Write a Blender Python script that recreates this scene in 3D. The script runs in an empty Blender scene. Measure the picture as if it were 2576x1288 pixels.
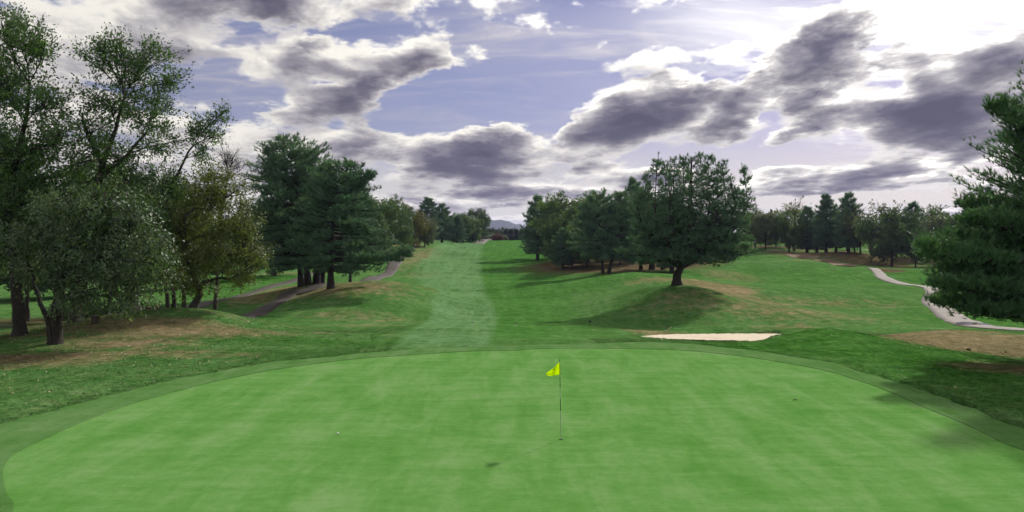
import bpy, bmesh, math, random
import numpy as np
from mathutils import Vector

# ------------------------------------------------------------------ scene, camera, sky, sun, exposure
sc = bpy.context.scene
COL = sc.collection
CAM_H = 5.5                       # eye height above the putting green (terrace behind the green)
F, CX, HY = 2012.5, 1288.0, 584.0  # survey units: focal length, centre column, horizon row
cam_d = bpy.data.cameras.new('camera')
cam_d.lens = 28.125; cam_d.sensor_width = 36.0
cam_d.shift_y = -24.0 / 1024
cam_d.clip_start = 0.1; cam_d.clip_end = 20000
cam = bpy.data.objects.new('camera', cam_d); COL.objects.link(cam)
cam.location = (0, 0, CAM_H); cam.rotation_euler = (math.radians(90), 0, 0)
sc.camera = cam
sc.view_settings.view_transform = 'Standard'; sc.view_settings.look = 'None'
sc.view_settings.gamma = 1.0; sc.view_settings.use_curve_mapping = False
EXPO = 0.6
sc.view_settings.exposure = EXPO
EX = 2 ** EXPO
SUN_EL, SUN_AZ = math.radians(33), math.radians(35)   # ahead and to the right
SUN_DIR = (math.sin(SUN_AZ) * math.cos(SUN_EL), math.cos(SUN_AZ) * math.cos(SUN_EL), math.sin(SUN_EL))
sun_d = bpy.data.lights.new('sun', 'SUN'); sun_d.energy = 3.2; sun_d.angle = math.radians(2.6)
sun_d.color = (1.0, 0.95, 0.86)
sun = bpy.data.objects.new('sun', sun_d); COL.objects.link(sun)
sun.location = (60, 80, 90)
sun.rotation_euler = Vector(SUN_DIR).to_track_quat('Z', 'Y').to_euler()
sc.render.engine = 'CYCLES'
cy = sc.cycles
cy.use_denoising = True
cy.use_adaptive_sampling = True; cy.adaptive_threshold = 0.02; cy.adaptive_min_samples = 12
cy.max_bounces = 8; cy.diffuse_bounces = 6; cy.glossy_bounces = 2; cy.transmission_bounces = 4
cy.transparent_max_bounces = 6; cy.volume_bounces = 1
cy.sample_clamp_indirect = 4.0

def N(nt, typ, **kw):
    n = nt.nodes.new(typ)
    for k, v in kw.items(): setattr(n, k, v)
    return n
def put(nt, sock, v):
    if isinstance(v, bpy.types.NodeSocket): nt.links.new(v, sock)
    elif v is not None:
        if hasattr(sock.default_value, '__len__') and len(sock.default_value) == 4 and len(v) == 3: v = (*v, 1)
        sock.default_value = v
def M(nt, op, a, b=None, c=None, clamp=False):
    n = N(nt, 'ShaderNodeMath', operation=op, use_clamp=clamp)
    put(nt, n.inputs[0], a); put(nt, n.inputs[1], b); put(nt, n.inputs[2], c)
    return n.outputs[0]
def VM(nt, op, a, b=None):
    n = N(nt, 'ShaderNodeVectorMath', operation=op)
    put(nt, n.inputs[0], a)
    if b is not None: put(nt, n.inputs[3] if op == 'SCALE' else n.inputs[1], b)
    return n.outputs['Value'] if op in ('DOT_PRODUCT', 'LENGTH') else n.outputs[0]
def MIX(nt, fac, a, b, mode='MIX'):
    n = N(nt, 'ShaderNodeMix', data_type='RGBA', blend_type=mode)
    put(nt, n.inputs[0], fac); put(nt, n.inputs[6], a); put(nt, n.inputs[7], b)
    return n.outputs[2]
def RAMP(nt, fac, stops, interp='LINEAR'):
    n = N(nt, 'ShaderNodeValToRGB'); cr = n.color_ramp; cr.interpolation = interp
    while len(cr.elements) < len(stops): cr.elements.new(0.5)
    for e, (p, c) in zip(cr.elements, stops):
        e.position = p; e.color = (*c, 1) if len(c) == 3 else c
    put(nt, n.inputs[0], fac)
    return n.outputs[0]
def NOISE(nt, vec, scale, detail=4, rough=0.55, dist=0.0, lac=2.0):
    n = N(nt, 'ShaderNodeTexNoise')
    put(nt, n.inputs['Vector'], vec)
    n.inputs['Scale'].default_value = scale; n.inputs['Detail'].default_value = detail
    n.inputs['Roughness'].default_value = rough; n.inputs['Distortion'].default_value = dist
    n.inputs['Lacunarity'].default_value = lac
    return n
def SMOOTH(nt, v, a, b):
    n = N(nt, 'ShaderNodeMapRange', interpolation_type='SMOOTHSTEP')
    put(nt, n.inputs[0], v); n.inputs[1].default_value = a; n.inputs[2].default_value = b
    return n.outputs[0]
def COMB(nt, x, y, z):
    n = N(nt, 'ShaderNodeCombineXYZ')
    for s, v in zip(n.inputs, (x, y, z)): put(nt, s, v)
    return n.outputs[0]
def SEP(nt, v):
    n = N(nt, 'ShaderNodeSeparateXYZ'); put(nt, n.inputs[0], v); return n.outputs

# ---- sky: clear air from the Sky Texture, broken cumulus over it (fixed in the world by compass direction and height)
def azel(x, y):
    u, v = (x - CX) / F, (HY - y) / F
    return math.atan(u), math.atan(v / math.sqrt(1 + u * u))
# survey of the larger clouds: column, row, half length, half height, tilt, optical thickness
CLOUDS = [
    (640, 12, 250, 55, 3, .62), (790, 104, 75, 26, 4, .5), (480, 60, 150, 40, 10, .1),
    (900, 225, 200, 55, 20, .52), (760, 290, 170, 40, 12, .42), (1060, 145, 130, 66, 20, .42),
    (900, 365, 180, 60, 6, .52), (1190, 385, 230, 75, 8, .85), (1060, 420, 120, 40, 0, .4), (1300, 345, 100, 55, 10, .35),
    (1600, 290, 300, 78, 17, .85), (1450, 340, 150, 45, 10, .45), (1560, 375, 170, 30, 5, .4), (1850, 275, 130, 60, 20, .8),
    (2070, 130, 150, 85, 15, .95), (2075, 75, 60, 50, 0, .5), (2210, 165, 160, 45, 0, .55), (2050, 238, 95, 36, 8, .65),
    (2330, 290, 250, 95, 6, .85), (2200, 350, 150, 55, 8, .45), (2520, 150, 150, 80, 12, .68), (2060, 318, 120, 38, 18, .6), (2440, 210, 140, 45, 10, .35),
    (2270, 425, 230, 30, 5, .62), (2390, 420, 70, 40, 5, .6), (1960, 435, 110, 24, 5, .4), (2150, 480, 300, 16, 2, .3),
    (1180, 492, 300, 20, 2, .45), (1480, 420, 180, 26, 4, .35), (1300, 470, 150, 18, 0, .3),
    (1620, 125, 200, 70, 8, .52), (1200, 108, 75, 32, 5, .40), (1270, 225, 60, 34, 40, .22), (780, 165, 200, 60, 8, .26),
    (1290, 545, 200, 12, 0, .3), (600, 330, 200, 80, 0, .2), (330, 110, 260, 110, 0, .12), (2420, 60, 120, 40, 10, .25),
    # openings
    (700, 90, 260, 40, 4, -.3), (560, 210, 260, 60, 6, -.25), (2240, 215, 60, 50, 30, -.45), (2150, 400, 90, 30, 10, -.4), (1680, 330, 60, 40, 40, -.2),
    (1330, 165, 110, 60, 0, -.5), (1390, 318, 50, 40, 60, -.35), (1930, 300, 50, 60, 60, -.35), (1720, 210, 120, 30, 15, -.3),
    (1200, 235, 250, 62, 8, -.9), (1130, 300, 170, 45, 0, -.45), (1380, 270, 140, 40, 12, -.5), (1250, 60, 300, 60, 5, -.42),
    (1760, 60, 260, 55, 10, -.5), (1830, 170, 110, 40, 10, -.5), (2000, 395, 240, 34, 12, -.6), (1700, 400, 160, 24, 4, -.35),
    (2450, 50, 140, 26, 8, -.4), (2100, 512, 500, 20, 0, -.5), (2300, 30, 300, 60, 0, -.35), (2000, 20, 260, 60, 0, -.3),
    (1000, 250, 80, 30, 10, -.3), (830, 205, 100, 22, -8, -.3), (1900, 360, 60, 30, 15, -.3), (2130, 260, 60, 70, 30, -.3),
]
def build_density_group():
    g = bpy.data.node_groups.new('cloud_density', 'ShaderNodeTree')
    g.interface.new_socket('Direction', in_out='INPUT', socket_type='NodeSocketVector')
    g.interface.new_socket('Thickness', in_out='OUTPUT', socket_type='NodeSocketFloat')
    g.interface.new_socket('Relief', in_out='OUTPUT', socket_type='NodeSocketFloat')
    g.interface.new_socket('Lit', in_out='OUTPUT', socket_type='NodeSocketFloat')
    gi, go = N(g, 'NodeGroupInput'), N(g, 'NodeGroupOutput')
    d = VM(g, 'NORMALIZE', gi.outputs[0])
    x, y, z = SEP(g, d)
    az = M(g, 'ARCTAN2', x, y); zc = M(g, 'MAXIMUM', z, -0.02); el = M(g, 'ARCSINE', zc)
    # cloud cells shrink towards the horizon, and banks rise to the right as the wind has drawn them out
    hl = M(g, 'SQRT', M(g, 'MAXIMUM', M(g, 'SUBTRACT', 1.0, M(g, 'MULTIPLY', z, z)), 1e-4)); ca, sa = M(g, 'DIVIDE', y, hl), M(g, 'DIVIDE', x, hl)
    es = M(g, 'ADD', el, 0.13); lg = M(g, 'LOGARITHM', es, 2.718282)
    plane = COMB(g, M(g, 'MULTIPLY', sa, M(g, 'ADD', 3.7, M(g, 'DIVIDE', 0.5, es))), M(g, 'MULTIPLY', lg, 3.1), M(g, 'MULTIPLY', ca, 1.5))
    mp = N(g, 'ShaderNodeMapping'); put(g, mp.inputs[0], plane); mp.inputs['Rotation'].default_value = (0, 0, math.radians(-17)); mp.inputs['Scale'].default_value = (.95, 1.1, 1)
    plane = mp.outputs[0]
    wn = NOISE(g, plane, 2.3, 6, 0.62)
    w = VM(g, 'SUBTRACT', wn.outputs['Color'], (0.5, 0.5, 0.5))
    amp = M(g, 'ADD', 0.022, M(g, 'MULTIPLY', el, 0.30))
    w = VM(g, 'SCALE', w, amp)
    w = VM(g, 'MULTIPLY', w, (1.2, 0.8, 0))
    p = VM(g, 'ADD', COMB(g, az, el, 0.0), w)
    pos = neg = pos2 = None
    p2 = VM(g, 'ADD', p, (0.005, 0.02, 0.0))
    for cx, cyy, rx, ry, tilt, a in CLOUDS:
        a0, e0 = azel(cx, cyy)
        m = N(g, 'ShaderNodeMapping', vector_type='TEXTURE')
        put(g, m.inputs[0], p)
        m.inputs['Location'].default_value = (a0, e0, 0)
        m.inputs['Rotation'].default_value = (0, 0, math.radians(tilt))
        m.inputs['Scale'].default_value = (1.3 * rx / F, 1.3 * ry / F, 1)
        gr = N(g, 'ShaderNodeTexGradient', gradient_type='SPHERICAL'); put(g, gr.inputs[0], m.outputs[0])
        if a > 0 and rx * ry > 2500:
            m2 = N(g, 'ShaderNodeMapping', vector_type='TEXTURE'); put(g, m2.inputs[0], p2)
            for q in ('Location', 'Rotation', 'Scale'): m2.inputs[q].default_value = m.inputs[q].default_value
            gr2 = N(g, 'ShaderNodeTexGradient', gradient_type='SPHERICAL'); put(g, gr2.inputs[0], m2.outputs[0])
            pos2 = M(g, 'MULTIPLY', gr2.outputs[1], a) if pos2 is None else M(g, 'MAXIMUM', pos2, M(g, 'MULTIPLY', gr2.outputs[1], a))
        if a > 0: pos = M(g, 'MULTIPLY', gr.outputs[1], a) if pos is None else M(g, 'SMOOTH_MAX', pos, M(g, 'MULTIPLY', gr.outputs[1], a), 0.12)
        else: neg = M(g, 'MULTIPLY', gr.outputs[1], a) if neg is None else M(g, 'MULTIPLY_ADD', gr.outputs[1], a, neg)
    total = M(g, 'ADD', M(g, 'MULTIPLY', pos, 1.16), M(g, 'MULTIPLY', neg, 0.9))
    n1 = NOISE(g, plane, 1.55, 10, 0.58, 0.15).outputs[0]
    n2 = NOISE(g, plane, 4.5, 8, 0.6, 0.3).outputs[0]
    low = NOISE(g, COMB(g, M(g, 'MULTIPLY', az, 10.0), M(g, 'MULTIPLY', el, 46.0), 1.7), 1.0, 7, 0.6, 0.25).outputs[0]
    lw = M(g, 'SUBTRACT', 1.0, SMOOTH(g, el, 0.05, 0.115))
    f = M(g, 'ADD', M(g, 'MULTIPLY', M(g, 'SUBTRACT', n1, 0.5), 2.2), M(g, 'MULTIPLY', M(g, 'SUBTRACT', n2, 0.5), 1.05))
    f = M(g, 'ADD', f, M(g, 'MULTIPLY', lw, M(g, 'MULTIPLY', M(g, 'SUBTRACT', low, 0.48), 2.2)))
    left = M(g, 'SUBTRACT', 1.0, SMOOTH(g, az, -0.45, 0.0))
    t = M(g, 'ADD', M(g, 'ADD', M(g, 'MULTIPLY', total, 1.35), f), M(g, 'MULTIPLY_ADD', left, 0.10, 0.10))
    put(g, go.inputs[0], t)
    up = VM(g, 'ADD', plane, (0.04, 0.16, 0.0))
    n3 = NOISE(g, up, 1.55, 5, 0.56, 0.15).outputs[0]
    n4 = NOISE(g, plane, 1.55, 5, 0.56, 0.15).outputs[0]
    put(g, go.inputs[1], M(g, 'MULTIPLY', M(g, 'SUBTRACT', n4, n3), 2.1))
    put(g, go.inputs[2], M(g, 'ADD', M(g, 'SUBTRACT', pos, pos2), M(g, 'MULTIPLY', M(g, 'SUBTRACT', n4, n3), 0.9)))
    return g
world = bpy.data.worlds.new('World'); sc.world = world; world.use_nodes = True
nt = world.node_tree; nt.nodes.clear()
tc = N(nt, 'ShaderNodeTexCoord')
D = VM(nt, 'NORMALIZE', tc.outputs['Generated'])
sky = N(nt, 'ShaderNodeTexSky', sky_type='NISHITA', sun_disc=False, sun_elevation=SUN_EL, sun_rotation=SUN_AZ)
sky.air_density = 1.0; sky.dust_density = 0.6; sky.ozone_density = 2.0
clear = VM(nt, 'SCALE', sky.outputs[0], 0.075)
clear = VM(nt, 'MULTIPLY', clear, (0.90, 0.74, 0.92))
grp = build_density_group()
gn = N(nt, 'ShaderNodeGroup'); gn.node_tree = grp; put(nt, gn.inputs[0], D)
tau, relief, lit_side = gn.outputs[0], gn.outputs[1], SMOOTH(nt, gn.outputs[2], -0.16, 0.12)
sdot = M(nt, 'MAXIMUM', VM(nt, 'DOT_PRODUCT', D, SUN_DIR), 0.0)
near_sun = M(nt, 'POWER', sdot, 7.0)
dx, dy, dz = SEP(nt, D)
# high thin streaks
k = M(nt, 'DIVIDE', 1.0, M(nt, 'ADD', M(nt, 'MAXIMUM', dz, -0.02), 0.14))
hp = COMB(nt, M(nt, 'MULTIPLY', dx, k), M(nt, 'MULTIPLY', dy, k), 3.0)
mp = N(nt, 'ShaderNodeMapping'); put(nt, mp.inputs[0], hp); mp.inputs['Rotation'].default_value = (0, 0, math.radians(-30)); mp.inputs['Scale'].default_value = (1.0, 2.6, 1)
cir = NOISE(nt, mp.outputs[0], 2.2, 9, 0.62, 0.8).outputs[0]
cir = M(nt, 'MULTIPLY', SMOOTH(nt, cir, 0.42, 0.80), 0.85)
vp = COMB(nt, M(nt, 'ARCTAN2', dx, dy), M(nt, 'ARCSINE', dz), 0.0); veil = None
for vx, vy, rx, ry, am in ((1280, 95, 420, 120, .75), (1760, 70, 380, 120, .8), (600, 180, 460, 200, .5), (1500, 215, 260, 50, .35), (2350, 60, 420, 120, .5)):
    m = N(nt, 'ShaderNodeMapping', vector_type='TEXTURE'); put(nt, m.inputs[0], vp); a0, e0 = azel(vx, vy); m.inputs['Location'].default_value = (a0, e0, 0); m.inputs['Scale'].default_value = (rx / F, ry / F, 1)
    gr = N(nt, 'ShaderNodeTexGradient', gradient_type='SPHERICAL'); put(nt, gr.inputs[0], m.outputs[0])
    veil = M(nt, 'MULTIPLY', gr.outputs[1], am) if veil is None else M(nt, 'MULTIPLY_ADD', gr.outputs[1], am, veil)
cir = M(nt, 'ADD', M(nt, 'MULTIPLY', cir, 0.8), M(nt, 'MULTIPLY', veil, M(nt, 'MULTIPLY_ADD', cir, 0.7, 0.55)), clamp=True)
ci_col = VM(nt, 'SCALE', (0.62, 0.60, 0.68), M(nt, 'MULTIPLY_ADD', near_sun, 1.1, 0.75))
base = MIX(nt, cir, clear, ci_col)
glow = M(nt, 'MULTIPLY', SMOOTH(nt, near_sun, 0.30, 0.66), SMOOTH(nt, cir, 0.02, 0.4))
base = MIX(nt, M(nt, 'MULTIPLY', glow, 0.9), base, (1.5, 1.48, 1.45))
# near the horizon the air is pale and slightly warm
hz = M(nt, 'SUBTRACT', 1.0, SMOOTH(nt, dz, 0.0, 0.13))
base = MIX(nt, M(nt, 'MULTIPLY', hz, 0.85), base, (0.80, 0.81, 0.78))
cov = SMOOTH(nt, tau, 0.06, 0.36)
thick = M(nt, 'SUBTRACT', tau, M(nt, 'MULTIPLY', relief, 0.8))
shade = RAMP(nt, M(nt, 'MULTIPLY', thick, 0.7, clamp=True), [(0.0, (.90, .87, .82)), (0.22, (.90, .86, .78)), (0.36, (.62, .595, .59)), (0.52, (.34, .322, .36)), (0.74, (.155, .147, .20)), (1.0, (.095, .090, .130))])
thin = M(nt, 'SUBTRACT', 1.0, SMOOTH(nt, thick, 0.2, 0.65))
gain = M(nt, 'ADD', M(nt, 'MULTIPLY_ADD', near_sun, 0.3, 1.0), M(nt, 'MULTIPLY', thin, M(nt, 'MULTIPLY', near_sun, 1.6)))
shade = VM(nt, 'SCALE', shade, gain)
under = MIX(nt, SMOOTH(nt, thick, 0.1, 0.9), (.45, .43, .485), (.098, .094, .138))
shade = MIX(nt, M(nt, 'MULTIPLY', M(nt, 'SUBTRACT', 1.0, lit_side), 0.55), shade, under)
col = MIX(nt, cov, base, shade)
col = VM(nt, 'SCALE', col, 1.0 / EX)
bg = N(nt, 'ShaderNodeBackground'); put(nt, bg.inputs[0], col); bg.inputs[1].default_value = 1.0
wo = N(nt, 'ShaderNodeOutputWorld'); nt.links.new(bg.outputs[0], wo.inputs[0])
world.cycles.sampling_method = 'MANUAL'; world.cycles.sample_map_resolution = 512

# ------------------------------------------------------------------ helpers for objects
def G(x, y, d):
    """surveyed column, row and distance -> world point"""
    return np.array(((x - CX) / F * d, d, CAM_H - (y - HY) / F * d))
def mesh_np(name, verts, faces, mat=None, smooth=True):
    verts = np.asarray(verts, np.float32).reshape(-1, 3); faces = np.asarray(faces, np.int32)
    k = faces.shape[1]; me = bpy.data.meshes.new(name)
    me.vertices.add(len(verts)); me.vertices.foreach_set('co', verts.ravel())
    me.loops.add(faces.size); me.loops.foreach_set('vertex_index', faces.ravel())
    me.polygons.add(len(faces)); me.polygons.foreach_set('loop_start', np.arange(0, faces.size, k, dtype=np.int32))
    me.polygons.foreach_set('use_smooth', np.full(len(faces), bool(smooth)))
    me.update(calc_edges=True)
    if mat: me.materials.append(mat)
    return me
def link(name, me, parent=None, loc=None):
    o = bpy.data.objects.new(name, me); COL.objects.link(o)
    if parent is not None: o.parent = parent
    if loc is not None: o.location = loc
    return o
def tag(o, label=None, cat=None, group=None, kind=None):
    if label: o['label'] = label
    if cat: o['category'] = cat
    if group: o['group'] = group
    if kind: o['kind'] = kind
    return o
def empty(name, loc, label=None, cat=None, group=None):
    o = bpy.data.objects.new(name, None); COL.objects.link(o); o.location = loc; o.empty_display_size = 0.3
    return tag(o, label, cat, group)
def bm_obj(name, bm, mat, parent=None, loc=None, smooth=False):
    me = bpy.data.meshes.new(name); bm.to_mesh(me); bm.free()
    if smooth:
        for p in me.polygons: p.use_smooth = True
    me.materials.append(mat)
    return link(name, me, parent, loc)
def bm_box(bm, c, s, rz=0.0, bevel=0.0):
    r = bmesh.ops.create_cube(bm, size=1.0); vs = r['verts']
    bmesh.ops.scale(bm, verts=vs, vec=s)
    if bevel: 
        es = list({e for v in vs for e in v.link_edges})
        rb = bmesh.ops.bevel(bm, geom=es, offset=bevel, segments=2, affect='EDGES'); vs = list({v for f in rb['faces'] for v in f.verts} | {v for v in vs if v.is_valid})
    if rz: bmesh.ops.rotate(bm, verts=vs, cent=(0, 0, 0), matrix=__import__('mathutils').Matrix.Rotation(rz, 3, 'Z'))
    bmesh.ops.translate(bm, verts=vs, vec=c)
    return vs
def tubes(paths):
    """paths: list of (points (m,3), radii (m,), sides) -> verts, quads"""
    V, Q, off = [], [], 0
    for P, R, s in paths:
        P = np.asarray(P, float); m = len(P)
        T = np.gradient(P, axis=0); T /= np.linalg.norm(T, axis=1, keepdims=True) + 1e-9
        ref = np.array((0.0, 0, 1)) if abs(T[0, 2]) < 0.9 else np.array((1.0, 0, 0))
        A = np.cross(T, ref); A /= np.linalg.norm(A, axis=1, keepdims=True) + 1e-9
        B = np.cross(T, A)
        th = np.linspace(0, 2 * math.pi, s, endpoint=False)
        ring = A[:, None] * np.cos(th)[None, :, None] + B[:, None] * np.sin(th)[None, :, None]
        V.append((P[:, None] + ring * np.asarray(R)[:, None, None]).reshape(-1, 3))
        i = np.arange(m - 1)[:, None] * s; j = np.arange(s)[None]; jn = (j + 1) % s
        Q.append(np.stack((i + j, i + jn, i + s + jn, i + s + j), -1).reshape(-1, 4) + off)
        off += m * s
    return np.concatenate(V), np.concatenate(Q)

# ------------------------------------------------------------------ the lie of the land (surveyed spots, smooth surface through them)
SPOTS = [  # column, row, distance
    (1100, 851, 44), (1300, 850, 44.5), (1450, 852, 44), (1050, 821, 58), (1300, 821, 58), (1480, 822, 58), (1150, 808, 64), (1400, 808, 64),
    (1150, 786, 73), (1400, 786, 73), (1200, 757, 86), (1420, 757, 86), (1150, 731, 98), (1380, 728, 99), (1150, 711, 108), (1350, 711, 108), (1440, 708, 108),
    (1150, 708, 118), (1350, 709, 118), (1150, 697, 126), (1350, 697, 126), (1180, 660, 160), (1350, 660, 160), (1180, 630, 200), (1320, 630, 200),
    (1130, 613, 232), (1250, 612, 235), (1150, 610, 248), (1280, 607, 262), (1340, 604.5, 280), (1210, 607.5, 262), (1380, 625, 210), (1420, 640, 175),
    # left bank below the trees
    (140, 871, 38.6), (50, 848, 42), (300, 900, 34.5), (300, 940, 30.5), (100, 960, 29), (0, 1000, 26), (-200, 1000, 26), (-200, 850, 41), (300, 850, 40.5), (450, 787, 50), (300, 801, 46.5), (200, 818, 44), (540, 790, 48), (480, 850, 40),
    (700, 830, 46), (850, 852, 43.5), (610, 800, 50), (700, 880, 37.8), (560, 900, 35.2), (960, 870, 40.5),
    (60, 818, 51), (300, 812, 54), (500, 810, 57.5), (615, 795, 63), (-200, 822, 50), (20, 772, 75), (250, 770, 76),
    # knoll with the pines
    (832, 730, 75), (757, 722, 79), (960, 713, 79), (1020, 717, 79), (880, 719, 78), (900, 762, 67), (1000, 790, 64), (800, 800, 61), (1100, 745, 89), (1080, 724, 92), (723, 752, 75), (690, 792, 64.5), (970, 742, 71.5), (960, 772, 66), (950, 716, 103), (880, 714, 97),
    (746, 709, 103), (640, 700, 110), (560, 740, 88), (500, 720, 100), (520, 763, 73), (640, 745, 83), (400, 700, 120), (820, 674, 133),
    (935, 705, 106), (1000, 656, 145), (1040, 621, 190), (1050, 612, 215), (1000, 612, 215), (900, 640, 165), (300, 650, 190), (960, 640, 160), (1090, 640, 180),
    # right: lone pine's mound, ridge behind it, hill beyond
    (1703, 720, 76), (1655, 727, 75), (1760, 727, 74), (1800, 748, 71), (1850, 800, 63.5), (1700, 780, 66.5), (1600, 768, 72), (1900, 762, 76), (1650, 806, 65), (1700, 740, 72),
    (1580, 683, 103), (1480, 697, 106), (1660, 692, 101), (1560, 724, 92), (1480, 730, 95), (1640, 707, 92), (1770, 709, 92), (1580, 690, 118), (1515, 690, 119),
    (1440, 670, 137), (1640, 667, 142), (1800, 700, 110), (1900, 650, 150), (2000, 630, 172), (1950, 625.5, 178), (1870, 633, 175), (2100, 661, 136), (2200, 691, 115), (2100, 720, 100), (2300, 719, 98), (1950, 700, 110),
    (2000, 770, 75), (2200, 800, 64), (2215, 685, 117), (2250, 705, 105), (2340, 725, 96), (2340, 757, 80), (2400, 795, 66), (2450, 829, 57), (2576, 840, 54), (2700, 845, 52),
    (2075, 637, 163), (2243, 670, 140), (2303, 672, 140), (2330, 650, 185), (2250, 633, 210), (2160, 655, 150), (2450, 690, 120), (2500, 760, 80), (2600, 700, 115),
    (2350, 833, 51), (2500, 842, 48.5), (2250, 841, 51.5), (2450, 890, 38), (2450, 868, 42), (2350, 862, 43),
    (2070, 828, 42.5), (2000, 836, 42.5), (2150, 837, 42), (2100, 882, 37), (2000, 874, 38.6), (2250, 868, 41), (2300, 900, 36), (2500, 960, 29), (2450, 925, 33), (2576, 1060, 23.3), (2700, 960, 29),
    (1610, 849, 53.5), (1750, 837, 58), (1900, 836, 57.5), (1500, 846, 50), (1700, 861, 46.8), (1850, 868, 44.5), (1620, 860, 46), (1960, 842, 55), (1550, 833, 56), (1920, 872, 46.3), (1863, 868, 46.8), (1774, 863, 47.8), (1945, 874, 44), (1700, 860, 48.6), (1985, 850, 47),
]
PTS = [G(*s) for s in SPOTS]
# the putting green is flat and level with the datum
GREEN_ROWS = [(858.7, 907.5), (998.7, 896), (1192, 884), (1292, 882.5), (1352, 878), (1458.7, 876.8), (1592, 878), (1717, 882), (1850.6, 895), (1984, 915), (2084, 935), (2150.6, 955), (2217, 978.3), (2317, 1021.7), (2450.6, 1078), (2517, 1111.7), (2576, 1133)]
GREEN_LEFT = [(33, 1288), (17, 1242), (7, 1192), (20, 1158.7), (50, 1135), (133, 1095), (200, 1065.4), (300, 1027), (400, 997), (550, 958.7), (700, 929.4)]
COLLAR_PX = [(-60, 1105), (0, 1070), (67, 1052), (150, 1030), (267, 1000), (367, 973.7), (500, 945), (667, 915), (858.7, 896), (998, 883), (1100, 876), (1288, 871), (1458, 866), (1600, 861), (1717, 865), (1850.6, 876.7), (1984, 896.7), (2084, 913), (2184, 941.7), (2284, 971.7), (2384, 1008), (2484, 1043), (2576, 1081.7)]
def flat(px): return [(G(x, y, CAM_H * F / (y - HY))[:2]) for x, y in px]
def smooth_closed(pts, n):
    P = np.array(pts, float); m = len(P)
    t = np.linspace(0, m, n, endpoint=False); i = t.astype(int); f = (t - i)[:, None]
    a, b, c, d = P[(i - 1) % m], P[i % m], P[(i + 1) % m], P[(i + 2) % m]
    return 0.5 * (2 * b + (c - a) * f + (2 * a - 5 * b + 4 * c - d) * f ** 2 + (3 * b - a - 3 * c + d) * f ** 3)
def smooth_open(pts, n):
    P = np.array(pts, float); m = len(P); P = np.vstack((2 * P[0] - P[1], P, 2 * P[-1] - P[-2]))
    t = np.linspace(0, m - 1, n); i = np.minimum(t.astype(int), m - 2); f = (t - i)[:, None]
    a, b, c, d = P[i], P[i + 1], P[i + 2], P[i + 3]
    return 0.5 * (2 * b + (c - a) * f + (2 * a - 5 * b + 4 * c - d) * f ** 2 + (3 * b - a - 3 * c + d) * f ** 3)
green_pts = flat(GREEN_LEFT + GREEN_ROWS) + [np.array(p) for p in ((13.6, 17.5), (12.6, 13.5), (9, 10), (3, 8.6), (-3, 9), (-7.5, 11.3))]
collar_pts = flat(COLLAR_PX) + [np.array(p) for p in ((15.9, 17.8), (15.2, 13), (11, 8.2), (3, 6.6), (-4, 7), (-9.5, 9.2), (-13, 14))]
GREEN_W = smooth_closed(green_pts, 420)
COLLAR_W = smooth_closed(collar_pts, 900); _q = np.random.default_rng(4); COLLAR_W = COLLAR_W + (COLLAR_W - COLLAR_W.mean(0)) / np.linalg.norm(COLLAR_W - COLLAR_W.mean(0), axis=1, keepdims=True) * (np.convolve(_q.normal(0, .10, 908), np.ones(9) / 4, 'valid')[:900, None] + _q.normal(0, .02, (900, 1)))
HOLE = G(1411, 1106, CAM_H * F / (1106 - HY))
def sdf(poly, X, Y):
    """signed distance to a closed outline, negative inside"""
    P = poly[::max(1, len(poly) // 150)]; Q = np.roll(P, -1, 0); d2 = np.full(X.shape, 1e18); ins = np.zeros(X.shape, bool)
    for (ax, ay), (bx, by) in zip(P, Q):
        ex, ey = bx - ax, by - ay; wx, wy = X - ax, Y - ay
        t = np.clip((wx * ex + wy * ey) / (ex * ex + ey * ey + 1e-12), 0, 1)
        d2 = np.minimum(d2, (wx - ex * t) ** 2 + (wy - ey * t) ** 2)
        c = ((ay > Y) != (by > Y)) & (X < (bx - ax) * (Y - ay) / (by - ay + 1e-12) + ax); ins ^= c
    d = np.sqrt(d2); return np.where(ins, -d, d)
def ss(a, b, v):
    t = np.clip((v - a) / (b - a), 0, 1); return t * t * (3 - 2 * t)
# level ground under and round the green, and the wider country
for p in COLLAR_W[::38]: PTS.append(np.array((p[0], p[1], 0.0)))
for p in ((0, 20), (5, 15), (-5, 15), (5, 28), (-5, 28), (0, 12), (8, 22), (0, 34)): PTS.append(np.array((p[0], p[1], 0.0)))
for x, y, z in ((0, -30, 0), (-30, -20, 0), (30, -20, 0), (-25, 5, .2), (25, 5, .2), (-45, 25, .3), (45, 25, .2), (-80, 40, -.5), (80, 40, -.8), (-60, 60, -1), (70, 70, -1.2), (-110, 100, -1.2), (110, 100, -.8),
                (-160, 180, 0), (160, 180, 0), (-60, 250, 2), (80, 250, 2), (0, 330, .8), (-60, 330, .8), (80, 330, .8), (-170, 330, .5), (170, 330, .5), (0, 430, -6), (-150, 430, -6), (150, 430, -6), (-300, 200, -2), (300, 200, -2), (-300, 0, 0), (300, 0, 0), (0, -200, 0)):
    PTS.append(np.array((x, y, z), float))
PTS = np.array(PTS)
def fit_tps(P, lam=0.6):
    n = len(P); d = np.linalg.norm(P[:, None, :2] - P[None, :, :2], axis=2)
    K = np.where(d > 0, d * d * np.log(d + 1e-9), 0) + np.eye(n) * lam
    A = np.zeros((n + 3, n + 3)); A[:n, :n] = K; A[:n, n] = 1; A[:n, n + 1:] = P[:, :2]; A[n, :n] = 1; A[n + 1:, :n] = P[:, :2].T
    return np.linalg.solve(A, np.concatenate((P[:, 2], np.zeros(3))))
TPS = fit_tps(PTS)
def tps(X, Y):
    n = len(PTS); out = TPS[n] + TPS[n + 1] * X + TPS[n + 2] * Y
    for i in range(n):
        r2 = (X - PTS[i, 0]) ** 2 + (Y - PTS[i, 1]) ** 2
        out = out + TPS[i] * 0.5 * r2 * np.log(r2 + 1e-12)
    return out
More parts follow.
